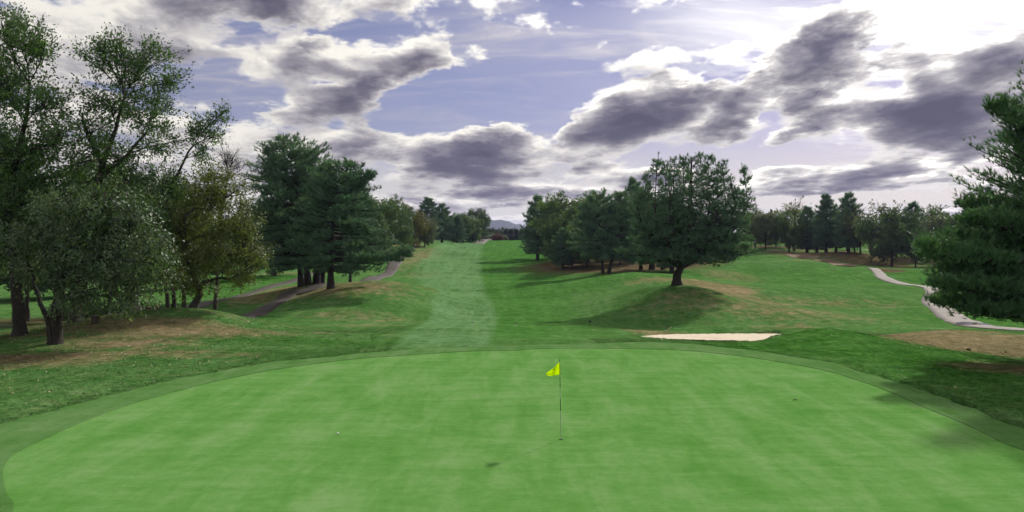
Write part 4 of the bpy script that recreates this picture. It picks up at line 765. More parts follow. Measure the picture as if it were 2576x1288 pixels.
# ---- stock of middle-distance trees, copied singly along both sides of the fairway and the far row
def stock_broad(seed, lm, w=.40, leaf=11, open_=1.25, bare_top=False, zc=5.3, zmin=1.7):
    """unit tree about 10 m high built about the origin"""
    rng = np.random.default_rng(seed); paths, LP, LD, LS = [], [], [], []
    P = np.array(((0, 0, 0), (.1, 0, 1.2), (0, .1, 2.6), (.2, 0, 4.5), (.1, .1, 7.0))); n = 12; Ps = smooth_open(P, n); Rs = np.linspace(.22, .06, n); paths.append((*flare(Ps, Rs), 7))
    for _ in range(20):
        c = unit(rng.normal(0, 1, 3)) * rng.uniform(.2, .8) ** .5 * np.array((10 * w, 10 * w, 4.4)) + np.array((0, 0, zc)); c[2] = max(c[2], zmin)
        A = poly_at(Ps, np.clip((c[2] - 1.6) / 7.0, .16, .95)); Lb = bez(A, (A + c) / 2 + (0, 0, .4), c, 6); paths.append((Lb, np.linspace(.09, .025, 6), 5))
        r = np.array((1.7, 1.7, 1.25)) * rng.uniform(.75, 1.2)
        for _ in range(int(22 * open_)):
            T = c + r * unit(rng.normal(0, 1, 3)) * rng.uniform(.4, 1.15); st = poly_at(Lb, rng.uniform(.4, 1)); paths.append((np.stack((st, (st + T) / 2 + (0, 0, .12), T)), np.array((.02, .014, .008)), 3))
            if bare_top and T[2] > 7.2 and rng.random() < .75: continue
            k = rng.integers(leaf, leaf * 3); LP.append(T + rng.normal(0, .26, (k, 3))); LD.append(np.tile(unit(T - st), (k, 1))); LS.append(unit(LP[-1] - c) + unit(c - (0, 0, 4.5)) * .6 + np.array((0, 0, .3)))
    V, Q = tubes(paths); return mesh_np('trunk', V, Q, BARKD), leaves_mesh('crown', np.concatenate(LP), np.concatenate(LD), .34, rng, LM[lm], .6, soft=np.concatenate(LS))
def stock_pine(seed, w=.26, narrow=False):
    rng = np.random.default_rng(seed); P = [(0, 0, 0), (.05, 0, 3), (0, .1, 6), (.1, 0, 10)]; W = 10 * w
    prof = [(.1, W * .7, W * .7, W * .7), (.25, W, W, W), (.55, W * .95, W * .85, W * .9), (.8, W * .55, W * .6, W * .55), (1, .15, .15, .15)]
    return pine_parts([(np.array(P, float), .26, prof, .12)], rng, tuft=.55, step=.42, nbr=6, tuft_gap=.26, width=.16)
STOCK = {'oak1': stock_broad(1, 'oak'), 'oak2': stock_broad(2, 'oak', .34), 'yellow': stock_broad(3, 'yellow', .36), 'grey': stock_broad(4, 'grey', .38), 'sparse': stock_broad(5, 'grey', .42, 5, 1.1, True), 'dark': stock_broad(6, 'dark', .42), 'sparse2': stock_broad(7, 'olive', .44, 5, 1.0, True), 'pine1': stock_pine(8), 'pine2': stock_pine(9, .30), 'pine3': stock_pine(10, .2)}
for nm_, sd_, lm_, w_ in (('low1', 21, 'oak', .40), ('low2', 22, 'oak', .36), ('lowy', 23, 'yellow', .36), ('lowg', 24, 'grey', .38)): STOCK[nm_] = stock_broad(sd_, lm_, w_, zc=4.9, zmin=.9, open_=1.5)
STOCK_W = {'low1': 4.9, 'low2': 4.6, 'lowy': 4.6, 'lowg': 4.7, 'oak1': 4.9, 'oak2': 4.5, 'yellow': 4.6, 'grey': 4.7, 'sparse': 5.0, 'sparse2': 5.2, 'dark': 5.0, 'pine1': 3.0, 'pine2': 3.4, 'pine3': 2.5}
rngT = random.Random(5)
def stand(kind, x, top, d, half_w, label, group, z0=None, name=None):
    """a tree at column x and distance d, its top at the given row, crown half-width in survey units"""
    p = G(x, HY, d); z = H1(p[0], p[1]); h = CAM_H - (top - HY) / F * d - z; sx = half_w * d / F / STOCK_W[kind]; sz = h / 10.2
    root = empty(name or ('pine_tree' if 'pine' in kind else 'broadleaf_tree'), (p[0], p[1], z), label, 'tree', group)
    root.rotation_euler = (0, 0, rngT.uniform(0, 6.28)); root.scale = (sx, sx, sz)
    for nm, me in zip(('trunk', 'crown'), STOCK[kind]): link(nm, me, root)
    return root
g1 = 'trees lining the left side of the fairway'
for kd, x, top, d_, hw, lab in (('low1', 915, 478, 150, 55, 'dark green tree directly right behind the knoll pines'), ('low2', 952, 486, 158, 46, 'rounded green tree, first clear of the knoll pines along the fairway'), ('low1', 985, 490, 172, 40, 'full green tree between the rounded green tree and the yellowing one'), ('low2', 1012, 505, 182, 32, 'lower green tree just left of the yellowing tree'), ('lowy', 1036, 504, 190, 34, 'yellowing tree halfway along the left side of the fairway'), ('lowg', 1068, 530, 196, 27, 'small greyish rounded tree right of the yellowing tree'),
        ('pine1', 1076, 500, 215, 34, 'dark pine rising behind the small greyish tree'), ('pine2', 1112, 513, 226, 30, 'second dark pine, right of the tall dark pine on the left of the fairway'), ('low2', 1140, 526, 236, 30, 'green tree between the dark pines and the end of the left tree line'), ('low1', 1166, 534, 242, 26, 'low green tree near the end of the left tree line'), ('pine3', 1150, 545, 230, 22, 'short pine near the end of the left tree line'), ('low2', 1188, 536, 248, 24, 'green tree beside the dark tree that ends the left tree line'), ('dark', 1206, 512, 262, 29, 'tall dark open tree that ends the left tree line'),
        ('pine1', 880, 520, 170, 40, 'pine hidden low behind the knoll pines'), ('low1', 640, 520, 150, 60, 'green tree behind the left end of the knoll pines'), ('low2', 560, 540, 130, 70, 'green tree seen through the olive foliage')):
    stand(kd, x, top, d_, hw * 1.28, lab, g1)
for kd, x, top, d_, hw, lab in (('pine2', 1352, 493, 168, 38, 'dark pine at the left end of the right clump, beside the fairway'), ('low1', 1385, 498, 172, 42, 'green tree behind the dark end pine of the right clump'), ('low2', 1432, 463, 152, 66, 'tall rounded tree with loose green foliage in the right clump'), ('sparse2', 1512, 463, 172, 48, 'thin topped tree showing above the two thin trunked pines'), ('low1', 1480, 485, 155, 52, 'green tree between the tall rounded tree and the thin topped tree'), ('low2', 1570, 480, 165, 55, 'green tree behind the right one of the thin trunked pines'), ('pine1', 1592, 452, 150, 30, 'spiky pine top just left of the lone pine'), ('low1', 1440, 560, 138, 34, 'low tree at the front left of the right clump'), ('pine3', 1395, 545, 160, 30, 'short pine with low branches beside the fairway in the right clump'), ('low2', 1408, 520, 146, 46, 'green tree in front of the tall rounded tree of the right clump'), ('low1', 1475, 540, 134, 46, 'bushy tree left behind the two thin trunked pines'), ('pine2', 1416, 575, 134, 30, 'low feathery pine at the front of the right clump'), ('low1', 1560, 520, 142, 52, 'bushy tree right behind the two thin trunked pines'), ('pine2', 1612, 505, 128, 40, 'feathery pine between the thin trunked pair and the lone pine'), ('pine1', 1690, 560, 118, 44, 'low pine directly behind the trunk of the lone pine'), ('low2', 1760, 590, 150, 40, 'low tree seen under the right limbs of the lone pine')):
    stand(kd, x, top, d_, hw * 1.3, lab, GR)
g3 = 'row of trees along the far right hill'
ROW = [('oak2', 1900, 522, 178, 34), ('grey', 1925, 528, 172, 34), ('oak1', 1952, 535, 186, 30), ('sparse2', 1998, 488, 178, 44), ('oak2', 1985, 530, 170, 36), ('pine1', 2030, 522, 172, 28), ('pine2', 2078, 490, 166, 32), ('pine3', 2055, 545, 172, 24), ('pine1', 2103, 530, 168, 26), ('pine2', 2135, 486, 160, 34), ('sparse', 2165, 505, 158, 40), ('oak2', 2150, 540, 164, 30), ('sparse', 2222, 492, 150, 56), ('dark', 2243, 505, 141, 58), ('pine1', 2296, 512, 162, 34), ('oak2', 2330, 516, 165, 46), ('grey', 2392, 530, 148, 52), ('dark', 2303, 555, 140, 34), ('oak1', 2360, 540, 185, 50), ('pine2', 2440, 528, 180, 40), ('oak1', 2490, 530, 170, 55), ('oak2', 2560, 520, 165, 60), ('oak1', 2640, 515, 160, 60)]
words = ['dense green', 'greyish', 'low bushy', 'tall thin topped', 'mid green', 'narrow', 'tall pointed', 'short', 'stubby', 'tall shaggy', 'half bare', 'low', 'wide half bare', 'dark, thick trunked', 'dark', 'broad green', 'pale speckled', 'small drooping', 'distant', 'distant', 'large', 'large', 'large']
ordin = ['first', 'second', 'third', 'fourth', 'fifth', 'sixth', 'seventh', 'eighth', 'ninth', 'tenth', 'eleventh', 'twelfth', 'thirteenth', 'fourteenth', 'fifteenth', 'sixteenth', 'seventeenth', 'eighteenth', 'nineteenth', 'twentieth', 'twenty-first', 'twenty-second', 'twenty-third']
rank = {i: r for r, i in enumerate(sorted(range(len(ROW)), key=lambda i: ROW[i][1]))}
for i, (kd, x, top, d_, hw) in enumerate(ROW):
    stand(kd, x, top, d_, hw * 1.4, f"{words[i]} {'pine' if 'pine' in kd else 'tree'}, {ordin[rank[i]]} from the left in the far right row", g3)

for i, (kd, x, top, d_, hw) in enumerate((('oak1', -60, 560, 82, 120), ('dark', 70, 590, 86, 110), ('oak2', 180, 560, 90, 110), ('oak1', 290, 575, 92, 110), ('dark', 390, 585, 96, 100), ('oak2', 470, 560, 100, 90), ('oak1', 545, 560, 105, 80))):
    stand(kd, x, top, d_, hw, f"shaded background tree, {ordin[i]} from the left behind the left bank", 'shaded trees behind the left bank')
for x, top, d_, hw, lab in ((2190, 575, 147, 13, 'left one of two thin saplings before the bright grass on the right'), (2231, 590, 143, 12, 'right one of two thin saplings, close to the thick dark trunk')):
    stand('sparse', x, top, d_, hw, lab, 'saplings in the right row', name='sapling')

for i, (kd, x, top, d_, hw) in enumerate((('low1', 1890, 530, 205, 40), ('low2', 1940, 535, 210, 40), ('oak1', 2010, 540, 208, 45), ('low1', 2070, 545, 205, 40), ('oak2', 2130, 548, 205, 40), ('low2', 2270, 545, 220, 50), ('low1', 2350, 545, 222, 55), ('low2', 2430, 545, 215, 55))):
    stand(kd, x, top, d_, hw, f"background tree, {ordin[i]} from the left behind the far right row", 'trees behind the far right row')

# ------------------------------------------------------------------ beyond the fairway: hedge, shrubs, far wood, hill, haze
def leaf_blob(name, B, blobs, n, size, lm, seed, label, cat, stem=True, group=None, obj_name=None):
    rng = np.random.default_rng(seed); P = []
    for (cx_, cy_, cz, rx, ry, rz, sq) in blobs:
        u = unit(rng.normal(0, 1, (n, 3)))
        if sq: u = np.sign(u) * np.abs(u) ** .35; u /= np.max(np.abs(u), axis=1, keepdims=True) ** .8
        P.append(np.array((cx_, cy_, cz)) + u * np.array((rx, ry, rz)) * rng.uniform(.45, 1.04, (n, 1)))
    P = np.concatenate(P); P = P[P[:, 2] > .02]
    root = empty(obj_name or name, B, label, cat, group)
    link('foliage', leaves_mesh('foliage', P, rng.normal(0, 1, P.shape) + (0, 0, .4), size, rng, LM[lm], .7), root)
    if stem:
        V, Q = tubes([(np.array(((0, 0, -.15), (b[0] * .3, b[1] * .3, b[2] * .5), (b[0], b[1], b[2]))), np.array((.12, .09, .05)), 6) for b in blobs]); link('stem', mesh_np('stem', V, Q, BARKD), root)
    return root
B = on_ground(1311, 604, 292)
leaf_blob('hedge', B, [(x_, 0, 2.0, 1.5, 1.5, 2.15 + .25 * math.sin(x_ * 3), True) for x_ in np.linspace(-4.8, 5.2, 6)], 2200, .34, 'hedge', 61, 'dark clipped evergreen hedge across the top of the fairway', 'hedge')
B = on_ground(1251, 604, 282); leaf_blob('shrub', B, [(0, 0, 1.5, 1.9, 1.6, 1.4, False), (1.0, .2, 1.2, 1.3, 1.2, 1.1, False), (-1.1, 0, 1.0, 1.2, 1.2, .9, False)], 900, .3, 'red', 62, 'reddish brown shrub at the top of the fairway', 'shrub')
B = on_ground(1269, 604, 286); leaf_blob('shrub', B, [(0, 0, 1.2, 1.3, 1.2, 1.2, False), (.6, 0, .9, 1.0, 1, .9, False)], 800, .28, 'grey', 63, 'pale green shrub between the reddish shrub and the hedge', 'shrub')
B = on_ground(1237, 603, 300); leaf_blob('shrub', B, [(0, 0, 1.5, 1.6, 1.4, 1.5, False)], 900, .3, 'oak', 64, 'rounded green shrub behind the parked carts', 'shrub')
B = on_ground(1180, 609, 250); leaf_blob('shrub', B, [(0, 0, 1.4, 2.0, 1.5, 1.4, False), (1.6, .4, 1.2, 1.6, 1.3, 1.2, False), (-2.0, 0, 1.2, 1.6, 1.4, 1.2, False)], 900, .32, 'oak', 65, 'low green shrubs at the foot of the dark tree ending the left line', 'shrub')
for i, (x, y, d_) in enumerate(((205, 806, 52), (262, 796, 53), (318, 790, 54), (165, 812, 52), (385, 786, 56))):
    B = on_ground(x, y, d_); leaf_blob('shrub', B, [(0, 0, .8, 1.1, .8, .9, False), (.8, .3, .6, .8, .7, .7, False), (-.7, .2, .7, .8, .7, .7, False)], 420, .15, 'dark', 80 + i, f"dark undergrowth bush under the left trees, {ordin[sorted((205, 262, 318, 165, 385)).index(x)]} from the left", 'shrub', group='undergrowth under the left trees')
# far wood: one mass of crowns
rng = np.random.default_rng(70); P = []; n_cr = 620
azs = rng.uniform(-.95, .95, n_cr); ds = 350 + 620 * rng.random(n_cr) ** 1.3
near = rng.random(n_cr) < .25; azs[near] = rng.uniform(-.05, .06, near.sum()); ds = np.where(np.abs(azs) < .06, np.maximum(ds, 420), ds)
cxs, cys = ds * np.sin(azs), ds * np.cos(azs); czs = height(cxs, cys); hts = rng.uniform(9.5, 13.5, n_cr) + np.clip((cxs / cys - .0) * 30, 0, 2.0) * (np.abs(azs) < .06)
for x_, y_, z_, h in zip(cxs, cys, czs, hts):
    m = 85; u = unit(rng.normal(0, 1, (m, 3))); P.append(np.array((x_, y_, z_ + h * .56)) + u * np.array((h * .42, h * .42, h * .45)) * rng.uniform(.7, 1.05, (m, 1)))
P = np.concatenate(P)
tag(link('far_wood', leaves_mesh('far_wood', P, rng.normal(0, 1, P.shape), 2.0, rng, LM['wood'], .75)), 'hazy belt of distant woodland beyond the fairway', kind='stuff')
# blue hill on the skyline
hx = np.linspace(-2600, 1600, 240); hy = np.linspace(0, 900, 14)
colx = hx / 4000 * F + CX; prow = np.interp(colx, [0, 700, 1000, 1150, 1215, 1235, 1252, 1268, 1282, 1296, 1312, 1335, 1370, 1450, 2100], [586, 578, 566, 560, 555.5, 553.6, 553.2, 554.2, 557.5, 562.5, 567.5, 573, 578, 584, 590])
top = CAM_H + (HY - prow) / F * 4000 + 10.5 + rng.normal(0, .9, len(hx))
V, nh = [], len(hx)
for q, yy in enumerate(hy):
    f = math.sin(min(1, yy / 500) * math.pi / 2) if yy < 500 else math.cos((yy - 500) / 400 * math.pi / 2)
    V.append(np.column_stack((hx, np.full(nh, 3500 + yy), np.maximum(-12, -11 + top * f + rng.normal(0, 1.2, nh) * (0 < f < 1)))))
V = np.concatenate(V); i = np.arange(len(hy) - 1)[:, None] * nh; j = np.arange(nh - 1)[None]
mat_hill, t, out = new_mat('forested_hill'); nn = NOISE(t, N(t, 'ShaderNodeNewGeometry').outputs['Position'], .05, 5, .7).outputs[0]
principled(t, out, RAMP(t, nn, [(.35, (.022, .038, .018)), (.65, (.05, .072, .03))]), .95, .05, BUMP(t, nn, 1, 6))
tag(link('hill', mesh_np('hill', V, np.stack((i + j, i + j + 1, i + nh + j + 1, i + nh + j), -1).reshape(-1, 4), mat_hill)), 'flat topped blue hill on the skyline', kind='structure')

# ------------------------------------------------------------------ on the green: hole, flagstick, ball, leaf
M_white = plain('white_paint', (.78, .78, .76), .45, .4, var=.06); M_black = plain('black_paint', (.018, .018, .02), .4, .4); M_cup = plain('cup_liner', (.10, .10, .095), .7, .2)
bm = bmesh.new(); r = bmesh.ops.create_cone(bm, cap_ends=True, segments=24, radius1=hole_r, radius2=hole_r, depth=.15); bmesh.ops.delete(bm, geom=[f for f in bm.faces if f.normal.z > .9], context='FACES'); bmesh.ops.reverse_faces(bm, faces=bm.faces)
tag(bm_obj('hole_cup', bm, M_cup, loc=(HOLE[0], HOLE[1], -.078), smooth=True), 'round hole cup sunk in the green at the foot of the flagstick', 'cup')
fl = empty('flagstick', (HOLE[0], HOLE[1], -.13), 'thin flagstick with black and pale bands and a yellow flag on the green', 'flagstick')
lean = -.032
def cyl(z0, z1, r0, r1, seg=12):
    bm = bmesh.new(); bmesh.ops.create_cone(bm, cap_ends=True, segments=seg, radius1=r0, radius2=r1, depth=z1 - z0); bmesh.ops.translate(bm, verts=bm.verts, vec=(0, 0, (z0 + z1) / 2)); return bm
M_pale = plain('weathered_pole', (.30, .36, .27), .5, .3, var=.06)
bands = [(0, .765, M_pale), (.765, 1.075, M_black), (1.075, 1.372, M_pale), (1.372, 1.668, M_black), (1.668, 2.06, M_pale), (2.06, 2.13, M_black)]
for z0, z1, mt in bands:
    bm = cyl(z0 + .13 if z0 else 0.002, z1 + .13, *((.0085 if z1 < 1.7 else .0075,) * 2))
    for v in bm.verts: v.co.x += lean * (v.co.z - .13) / 2.13
    bm_obj('pole_band', bm, mt, fl, smooth=False)
m_flag, t, out = new_mat('fluorescent_nylon'); pos = N(t, 'ShaderNodeTexCoord').outputs['Object']; nz = NOISE(t, pos, 60, 3).outputs[0]
fc = RAMP(t, nz, [(.3, (.70, .84, .004)), (.7, (.78, .92, .010))]); b1 = N(t, 'ShaderNodeBsdfDiffuse'); put(t, b1.inputs[0], fc); b2 = N(t, 'ShaderNodeBsdfTranslucent'); put(t, b2.inputs[0], fc); mx = N(t, 'ShaderNodeMixShader'); mx.inputs[0].default_value = .65
t.links.new(b1.outputs[0], mx.inputs[1]); t.links.new(b2.outputs[0], mx.inputs[2]); t.links.new(mx.outputs[0], out.inputs[0])
nu, nv = 22, 14; V = []
for a in range(nu + 1):
    u = a / nu
    for b in range(nv + 1):
        w = b / nv; zt = 2.045 - .285 * u ** .95; zb = 1.722 - .035 * math.sin(u * 2.6) ; z = zb + (zt - zb) * w
        y = .05 * math.sin(u * 6.5 + w * 1.6) * min(1, u * 2.5) + .018 * math.sin(w * 9 + u * 4) * u; x = -.335 * u - .012 - .02 * math.sin(w * 3.1) * u
        V.append((x + lean * z / 2.13, y, z + .13))
i = np.arange(nu)[:, None] * (nv + 1); j = np.arange(nv)[None]
fo = link('flag', mesh_np('flag', V, np.stack((i + j, i + j + 1, i + nv + 2 + j, i + nv + 1 + j), -1).reshape(-1, 4), m_flag), fl); md = fo.modifiers.new('thickness', 'SOLIDIFY'); md.thickness = .0015
em = link('emblem', mesh_np('emblem', [(-.155 + lean * .88, -.075, 2.02), (-.185 + lean * .88, -.075, 1.995), (-.135 + lean * .88, -.078, 2.0), (-.16 + lean * .88, -.072, 1.985)], [(0, 1, 3, 2)], M_black), fo); md = em.modifiers.new('thickness', 'SOLIDIFY'); md.thickness = .001
bm = cyl(1.715 + .13, 2.05 + .13, .0105, .0105)
for v in bm.verts: v.co.x += lean * (v.co.z - .13) / 2.13
bm_obj('sleeve', bm, plain('dark_yellow_hem', (.28, .32, .01), .7, .2), fo, smooth=False)
p = G(850, 1093, CAM_H * F / (1093 - HY)); bm = bmesh.new(); bmesh.ops.create_icosphere(bm, subdivisions=3, radius=.0305)
m_ball, t, out = new_mat('golf_ball'); vo = N(t, 'ShaderNodeTexVoronoi'); put(t, vo.inputs[0], N(t, 'ShaderNodeTexCoord').outputs['Object']); vo.inputs['Scale'].default_value = 150; principled(t, out, (.82, .82, .78), .35, .5, BUMP(t, vo.outputs[0], .6, .003))
tag(bm_obj('golf_ball', bm, m_ball, loc=(p[0], p[1], .0300), smooth=True), 'small white golf ball lying on the left part of the green', 'golf ball')
m_dleaf = plain('brown_leaf', (.055, .03, .018), .7, .2)
p = G(2000, 1008, CAM_H * F / (1008 - HY)); nl = 7; V = []
for a in range(nl):
    u = a / (nl - 1); w = .032 * math.sin(math.pi * min(.97, u + .03))
    for s in (-1, 0, 1): V.append((.12 * (u - .5), s * w, .006 + .022 * abs(s) + .014 * math.sin(u * 3.1)))
i = np.arange(nl - 1)[:, None] * 3; j = np.arange(2)[None]; o = link('fallen_leaf', mesh_np('fallen_leaf', V, np.stack((i + j, i + j + 1, i + 4 + j, i + 3 + j), -1).reshape(-1, 4), m_dleaf), None, (p[0], p[1], 0)); md = o.modifiers.new('thickness', 'SOLIDIFY'); md.thickness = .002
tag(o, 'single dark curled leaf on the right half of the green', 'leaf')

# ------------------------------------------------------------------ small things about the course
M_metal = plain('dark_green_metal', (.015, .03, .022), .45, .4); M_wood = plain('weathered_wood', (.42, .36, .27), .8, .2, bump=.4)
B = on_ground(1484, 828, 57); o = empty('course_sign', B, 'small dark sign on a post in the tree shadow left of the pale bunker', 'sign')
bm_obj('post', cyl(-.1, .38, .016, .014), M_metal, o); bm = bmesh.new(); bm_box(bm, (0, -.02, .42), (.20, .03, .12), bevel=.008); bm_obj('board', bm, M_black, o); 
for fx in (-.06, .07):
    bm = bmesh.new(); bm_box(bm, (fx, 0, .505), (.02, .02, .06)); bm_obj('finial', bm, M_metal, o)
for x, y, lab in ((1188, 824.5, 'left one of two short marker stakes on the fairway, black capped'), (1298, 828, 'right one of two short marker stakes on the fairway, black capped')):
    B = on_ground(x, y, 57); o = empty('marker_stake', B, lab, 'stake', 'marker stakes on the fairway'); bm_obj('post', cyl(-.08, .10, .035, .030), M_white, o); bm = cyl(.101, .21, .042, .026); bmesh.ops.bevel(bm, geom=bm.edges[:], offset=.008, segments=2, affect='EDGES'); bm_obj('cap', bm, M_black, o, smooth=True)
B = on_ground(1676, 842, 58.6); o = empty('bunker_rake', B, 'pale wooden rake lying tilted on the grass behind the pale bunker', 'rake')
V, Q = tubes([(np.array(((-.02, 0, .03), (.22, .15, .16), (.46, .3, .30))), np.array((.022, .022, .022)), 8)]); link('handle', mesh_np('handle', V, Q, M_wood), o); bm = bmesh.new(); bm_box(bm, (0, 0, .05), (.42, .05, .04), rz=.9, bevel=.006); bm_obj('head', bm, M_wood, o)
for q in range(6):
    bm = cyl(-.02, .035, .006, .009, 6); bmesh.ops.translate(bm, verts=bm.verts, vec=((q - 2.5) * .07 * math.cos(.9), (q - 2.5) * .07 * math.sin(.9), 0)); bm_obj('tooth', bm, M_wood, o)
# stumps and stones under the trees
M_stump = bark_mat('stump_bark', (.035, .028, .022), (.10, .08, .062)); M_cut = plain('cut_wood', (.16, .125, .085), .85, .15, scale=30)
def stump(x, y, d_, r, h, lab, seed, tilt=0):
    rs = random.Random(seed); B = on_ground(x, y, d_); o = empty('tree_stump', B, lab, 'stump', 'stumps under the left trees'); n = 16; V = []
    for z in (-.12, 0, .35 * h, .8 * h, h):
        for a in range(n):
            th = 6.283 * a / n; k_ = r * (1.25 if z <= 0 else 1.05 if z < .5 * h else 1) * (1 + .09 * math.sin(3 * th + seed) + .05 * math.sin(7 * th)); V.append((k_ * math.cos(th), k_ * math.sin(th), z + (tilt * math.cos(th) * h if z == h else 0)))
    link('stump_bark', mesh_np('stump_bark', V, ring_faces(5, n)), o).data.materials.append(M_stump)
    Vt = [(v[0] * .985, v[1] * .985, v[2] + .002) for v in V[-n:]] + [(0, 0, h + .012)]
    link('cut_face', mesh_np('cut_face', Vt, [(a, (a + 1) % n, n) for a in range(n)], M_cut), o)
stump(240, 832, 43, .19, .44, 'short thick stump on the bare slope right of the silvery tree', 1)
stump(374, 778, 50.5, .18, .38, 'pale round stump on the crest of the left bank', 2)
stump(390, 778, 51, .055, .40, 'left one of two thin sawn stems beside the pale stump', 3, .3); stump(397, 778, 51, .05, .46, 'right one of two thin sawn stems beside the pale stump', 4, -.3)
M_stone = plain('grey_stone', (.20, .18, .155), .9, .2, var=.35, scale=5, bump=.6)
def stone(name, x, y, d_, s, lab, seed, cat='stone', group='stones on the left bank', mat=None):
    rs = random.Random(seed); bm = bmesh.new(); bmesh.ops.create_icosphere(bm, subdivisions=2, radius=1)
    for v in bm.verts:
        k_ = 1 + .22 * math.sin(v.co.x * 3 + seed) * math.cos(v.co.y * 2.6 + seed * 2) + rs.uniform(-.08, .08); v.co = Vector((v.co.x * k_ * s[0], v.co.y * k_ * s[1], max(v.co.z * k_, -.55) * s[2]))
    B = on_ground(x, y, d_); o = bm_obj(name, bm, mat or M_stone, loc=(B[0], B[1], B[2] + s[2] * .38)); o.rotation_euler = (0, 0, rs.uniform(0, 6)); return tag(o, lab, cat, group)
stone('boulder', 344, 792, 47.4, (.30, .24, .24), 'largest grey boulder at the foot of the slanting tree', 1)
stone('stone', 205, 816, 44.5, (.32, .2, .12), 'long low stone left of the thick stump', 2)
stone('stone', 314, 800, 46, (.12, .1, .09), 'small stone left of the largest boulder', 3); stone('stone', 300, 806, 45.5, (.1, .1, .08), 'smallest stone on the bare slope below the boulder', 4)
stone('stone', 275, 803, 46, (.14, .11, .09), 'flat stone between the thick stump and the boulder', 5); stone('stone', 420, 787, 49.5, (.16, .12, .07), 'low stone under the slim straight trunk', 6)
M_clod = plain('dark_soil', (.075, .052, .034), .95, .1, var=.4, scale=9, bump=.8)
stone('soil_clod', 2436, 876, 40.5, (.13, .11, .07), 'larger dark clod of soil on the tan knoll', 11, 'clod', 'clods on the tan knoll', M_clod); stone('soil_clod', 2530, 876, 40.5, (.08, .07, .05), 'smaller dark clod right of the larger one on the tan knoll', 12, 'clod', 'clods on the tan knoll', M_clod)
stone('stone', 2452, 823, 58.2, (.30, .22, .14), 'wet stones heaped beside the puddle on the path', 13, 'stone', 'stones by the puddle'); stone('stone', 2466, 826, 57.6, (.2, .16, .1), 'small wet stone at the right of the puddle', 14, 'stone', 'stones by the puddle')
m_water, t, out = new_mat('puddle_water'); principled(t, out, (.10, .095, .09), .06, .9, BUMP(t, NOISE(t, N(t, 'ShaderNodeNewGeometry').outputs['Position'], 5, 3).outputs[0], .08, .01))
pc = G(2448, 826, 57.8); pz = H1(pc[0], pc[1]) + .075; pv = [(pc[0], pc[1], pz)] + [(pc[0] + math.cos(a) * 1.0 * (1 + .25 * math.sin(3 * a + 1)), pc[1] + math.sin(a) * 1.5 * (1 + .2 * math.sin(2 * a)), pz) for a in np.linspace(0, 6.283, 37)[:-1]]
tag(link('puddle', mesh_np('puddle', pv, [(0, 1 + a, 1 + (a + 1) % 36) for a in range(36)], m_water, smooth=False)), 'bright puddle on the pale cart path', kind='structure')

# golf carts at the top of the fairway
M_cart = plain('cart_cream', (.62, .60, .54), .35, .5, var=.05); M_cartblue = plain('cart_blue_white', (.5, .56, .70), .35, .5, var=.05); M_seat = plain('black_vinyl', (.03, .028, .027), .5, .4); M_tyre = plain('rubber', (.02, .02, .02), .85, .2); M_roofd = plain('dark_roof', (.05, .05, .055), .5, .4)
def cart(x, y, d_, rz, body, roof, lab):
    B = on_ground(x, y, d_); o = empty('golf_cart', B, lab, 'golf cart', 'golf carts at the top of the fairway'); o.rotation_euler = (0, 0, rz)
    bm = bmesh.new(); bm_box(bm, (0, 0, .38), (1.16, 2.2, .26), bevel=.05); bm_box(bm, (0, -.95, .62), (1.10, .5, .34), bevel=.08); bm_box(bm, (0, .62, .62), (1.12, .9, .26), bevel=.06); bm_obj('body', bm, body, o, smooth=False)
    bm = bmesh.new(); bm_box(bm, (0, .38, .80), (1.0, .48, .12), bevel=.03); bm_obj('seat', bm, M_seat, o); bm = bmesh.new(); bm_box(bm, (0, .66, 1.05), (1.0, .10, .42), bevel=.03); bm_obj('backrest', bm, M_seat, o)
    bm = bmesh.new(); bm_box(bm, (0, .02, 1.83), (1.22, 1.75, .07), bevel=.03); bm_obj('roof', bm, roof, o)
    for sx in (-.52, .52):
        for (y0, y1, z0) in ((-.78, -.62, .78), (.84, .72, .74)):
            V, Q = tubes([(np.array(((sx, y0, z0), (sx, y1, 1.80))), np.array((.022, .022)), 6)]); link('roof_post', mesh_np('roof_post', V, Q, M_black), o)
        for yy in (-.80, .72):
            bm = bmesh.new(); bmesh.ops.create_cone(bm, cap_ends=True, segments=20, radius1=.225, radius2=.225, depth=.19); bmesh.ops.rotate(bm, verts=bm.verts, cent=(0, 0, 0), matrix=__import__('mathutils').Matrix.Rotation(math.pi / 2, 3, 'Y')); w = bm_obj('wheel', bm, M_tyre, o, (sx, yy, .225))
            bm = bmesh.new(); bmesh.ops.create_cone(bm, cap_ends=True, segments=12, radius1=.11, radius2=.11, depth=.20); bmesh.ops.rotate(bm, verts=bm.verts, cent=(0, 0, 0), matrix=__import__('mathutils').Matrix.Rotation(math.pi / 2, 3, 'Y')); bm_obj('hub', bm, M_white, w)
    V, Q = tubes([(np.array(((-.25, -.55, .82), (-.25, -.25, 1.02))), np.array((.02, .02)), 6)]); link('steering_column', mesh_np('steering_column', V, Q, M_black), o)
cart(1211, 607, 264, .25, M_cart, M_cart, 'cream golf cart driving on the path at the top of the fairway')
cart(1220, 603, 300, 1.2, M_cartblue, M_white, 'bluish white golf cart parked farther back, left one of the pair')
cart(1233, 603, 297, -.5, M_cart, M_white, 'white roofed golf cart parked farther back by the reddish shrub')

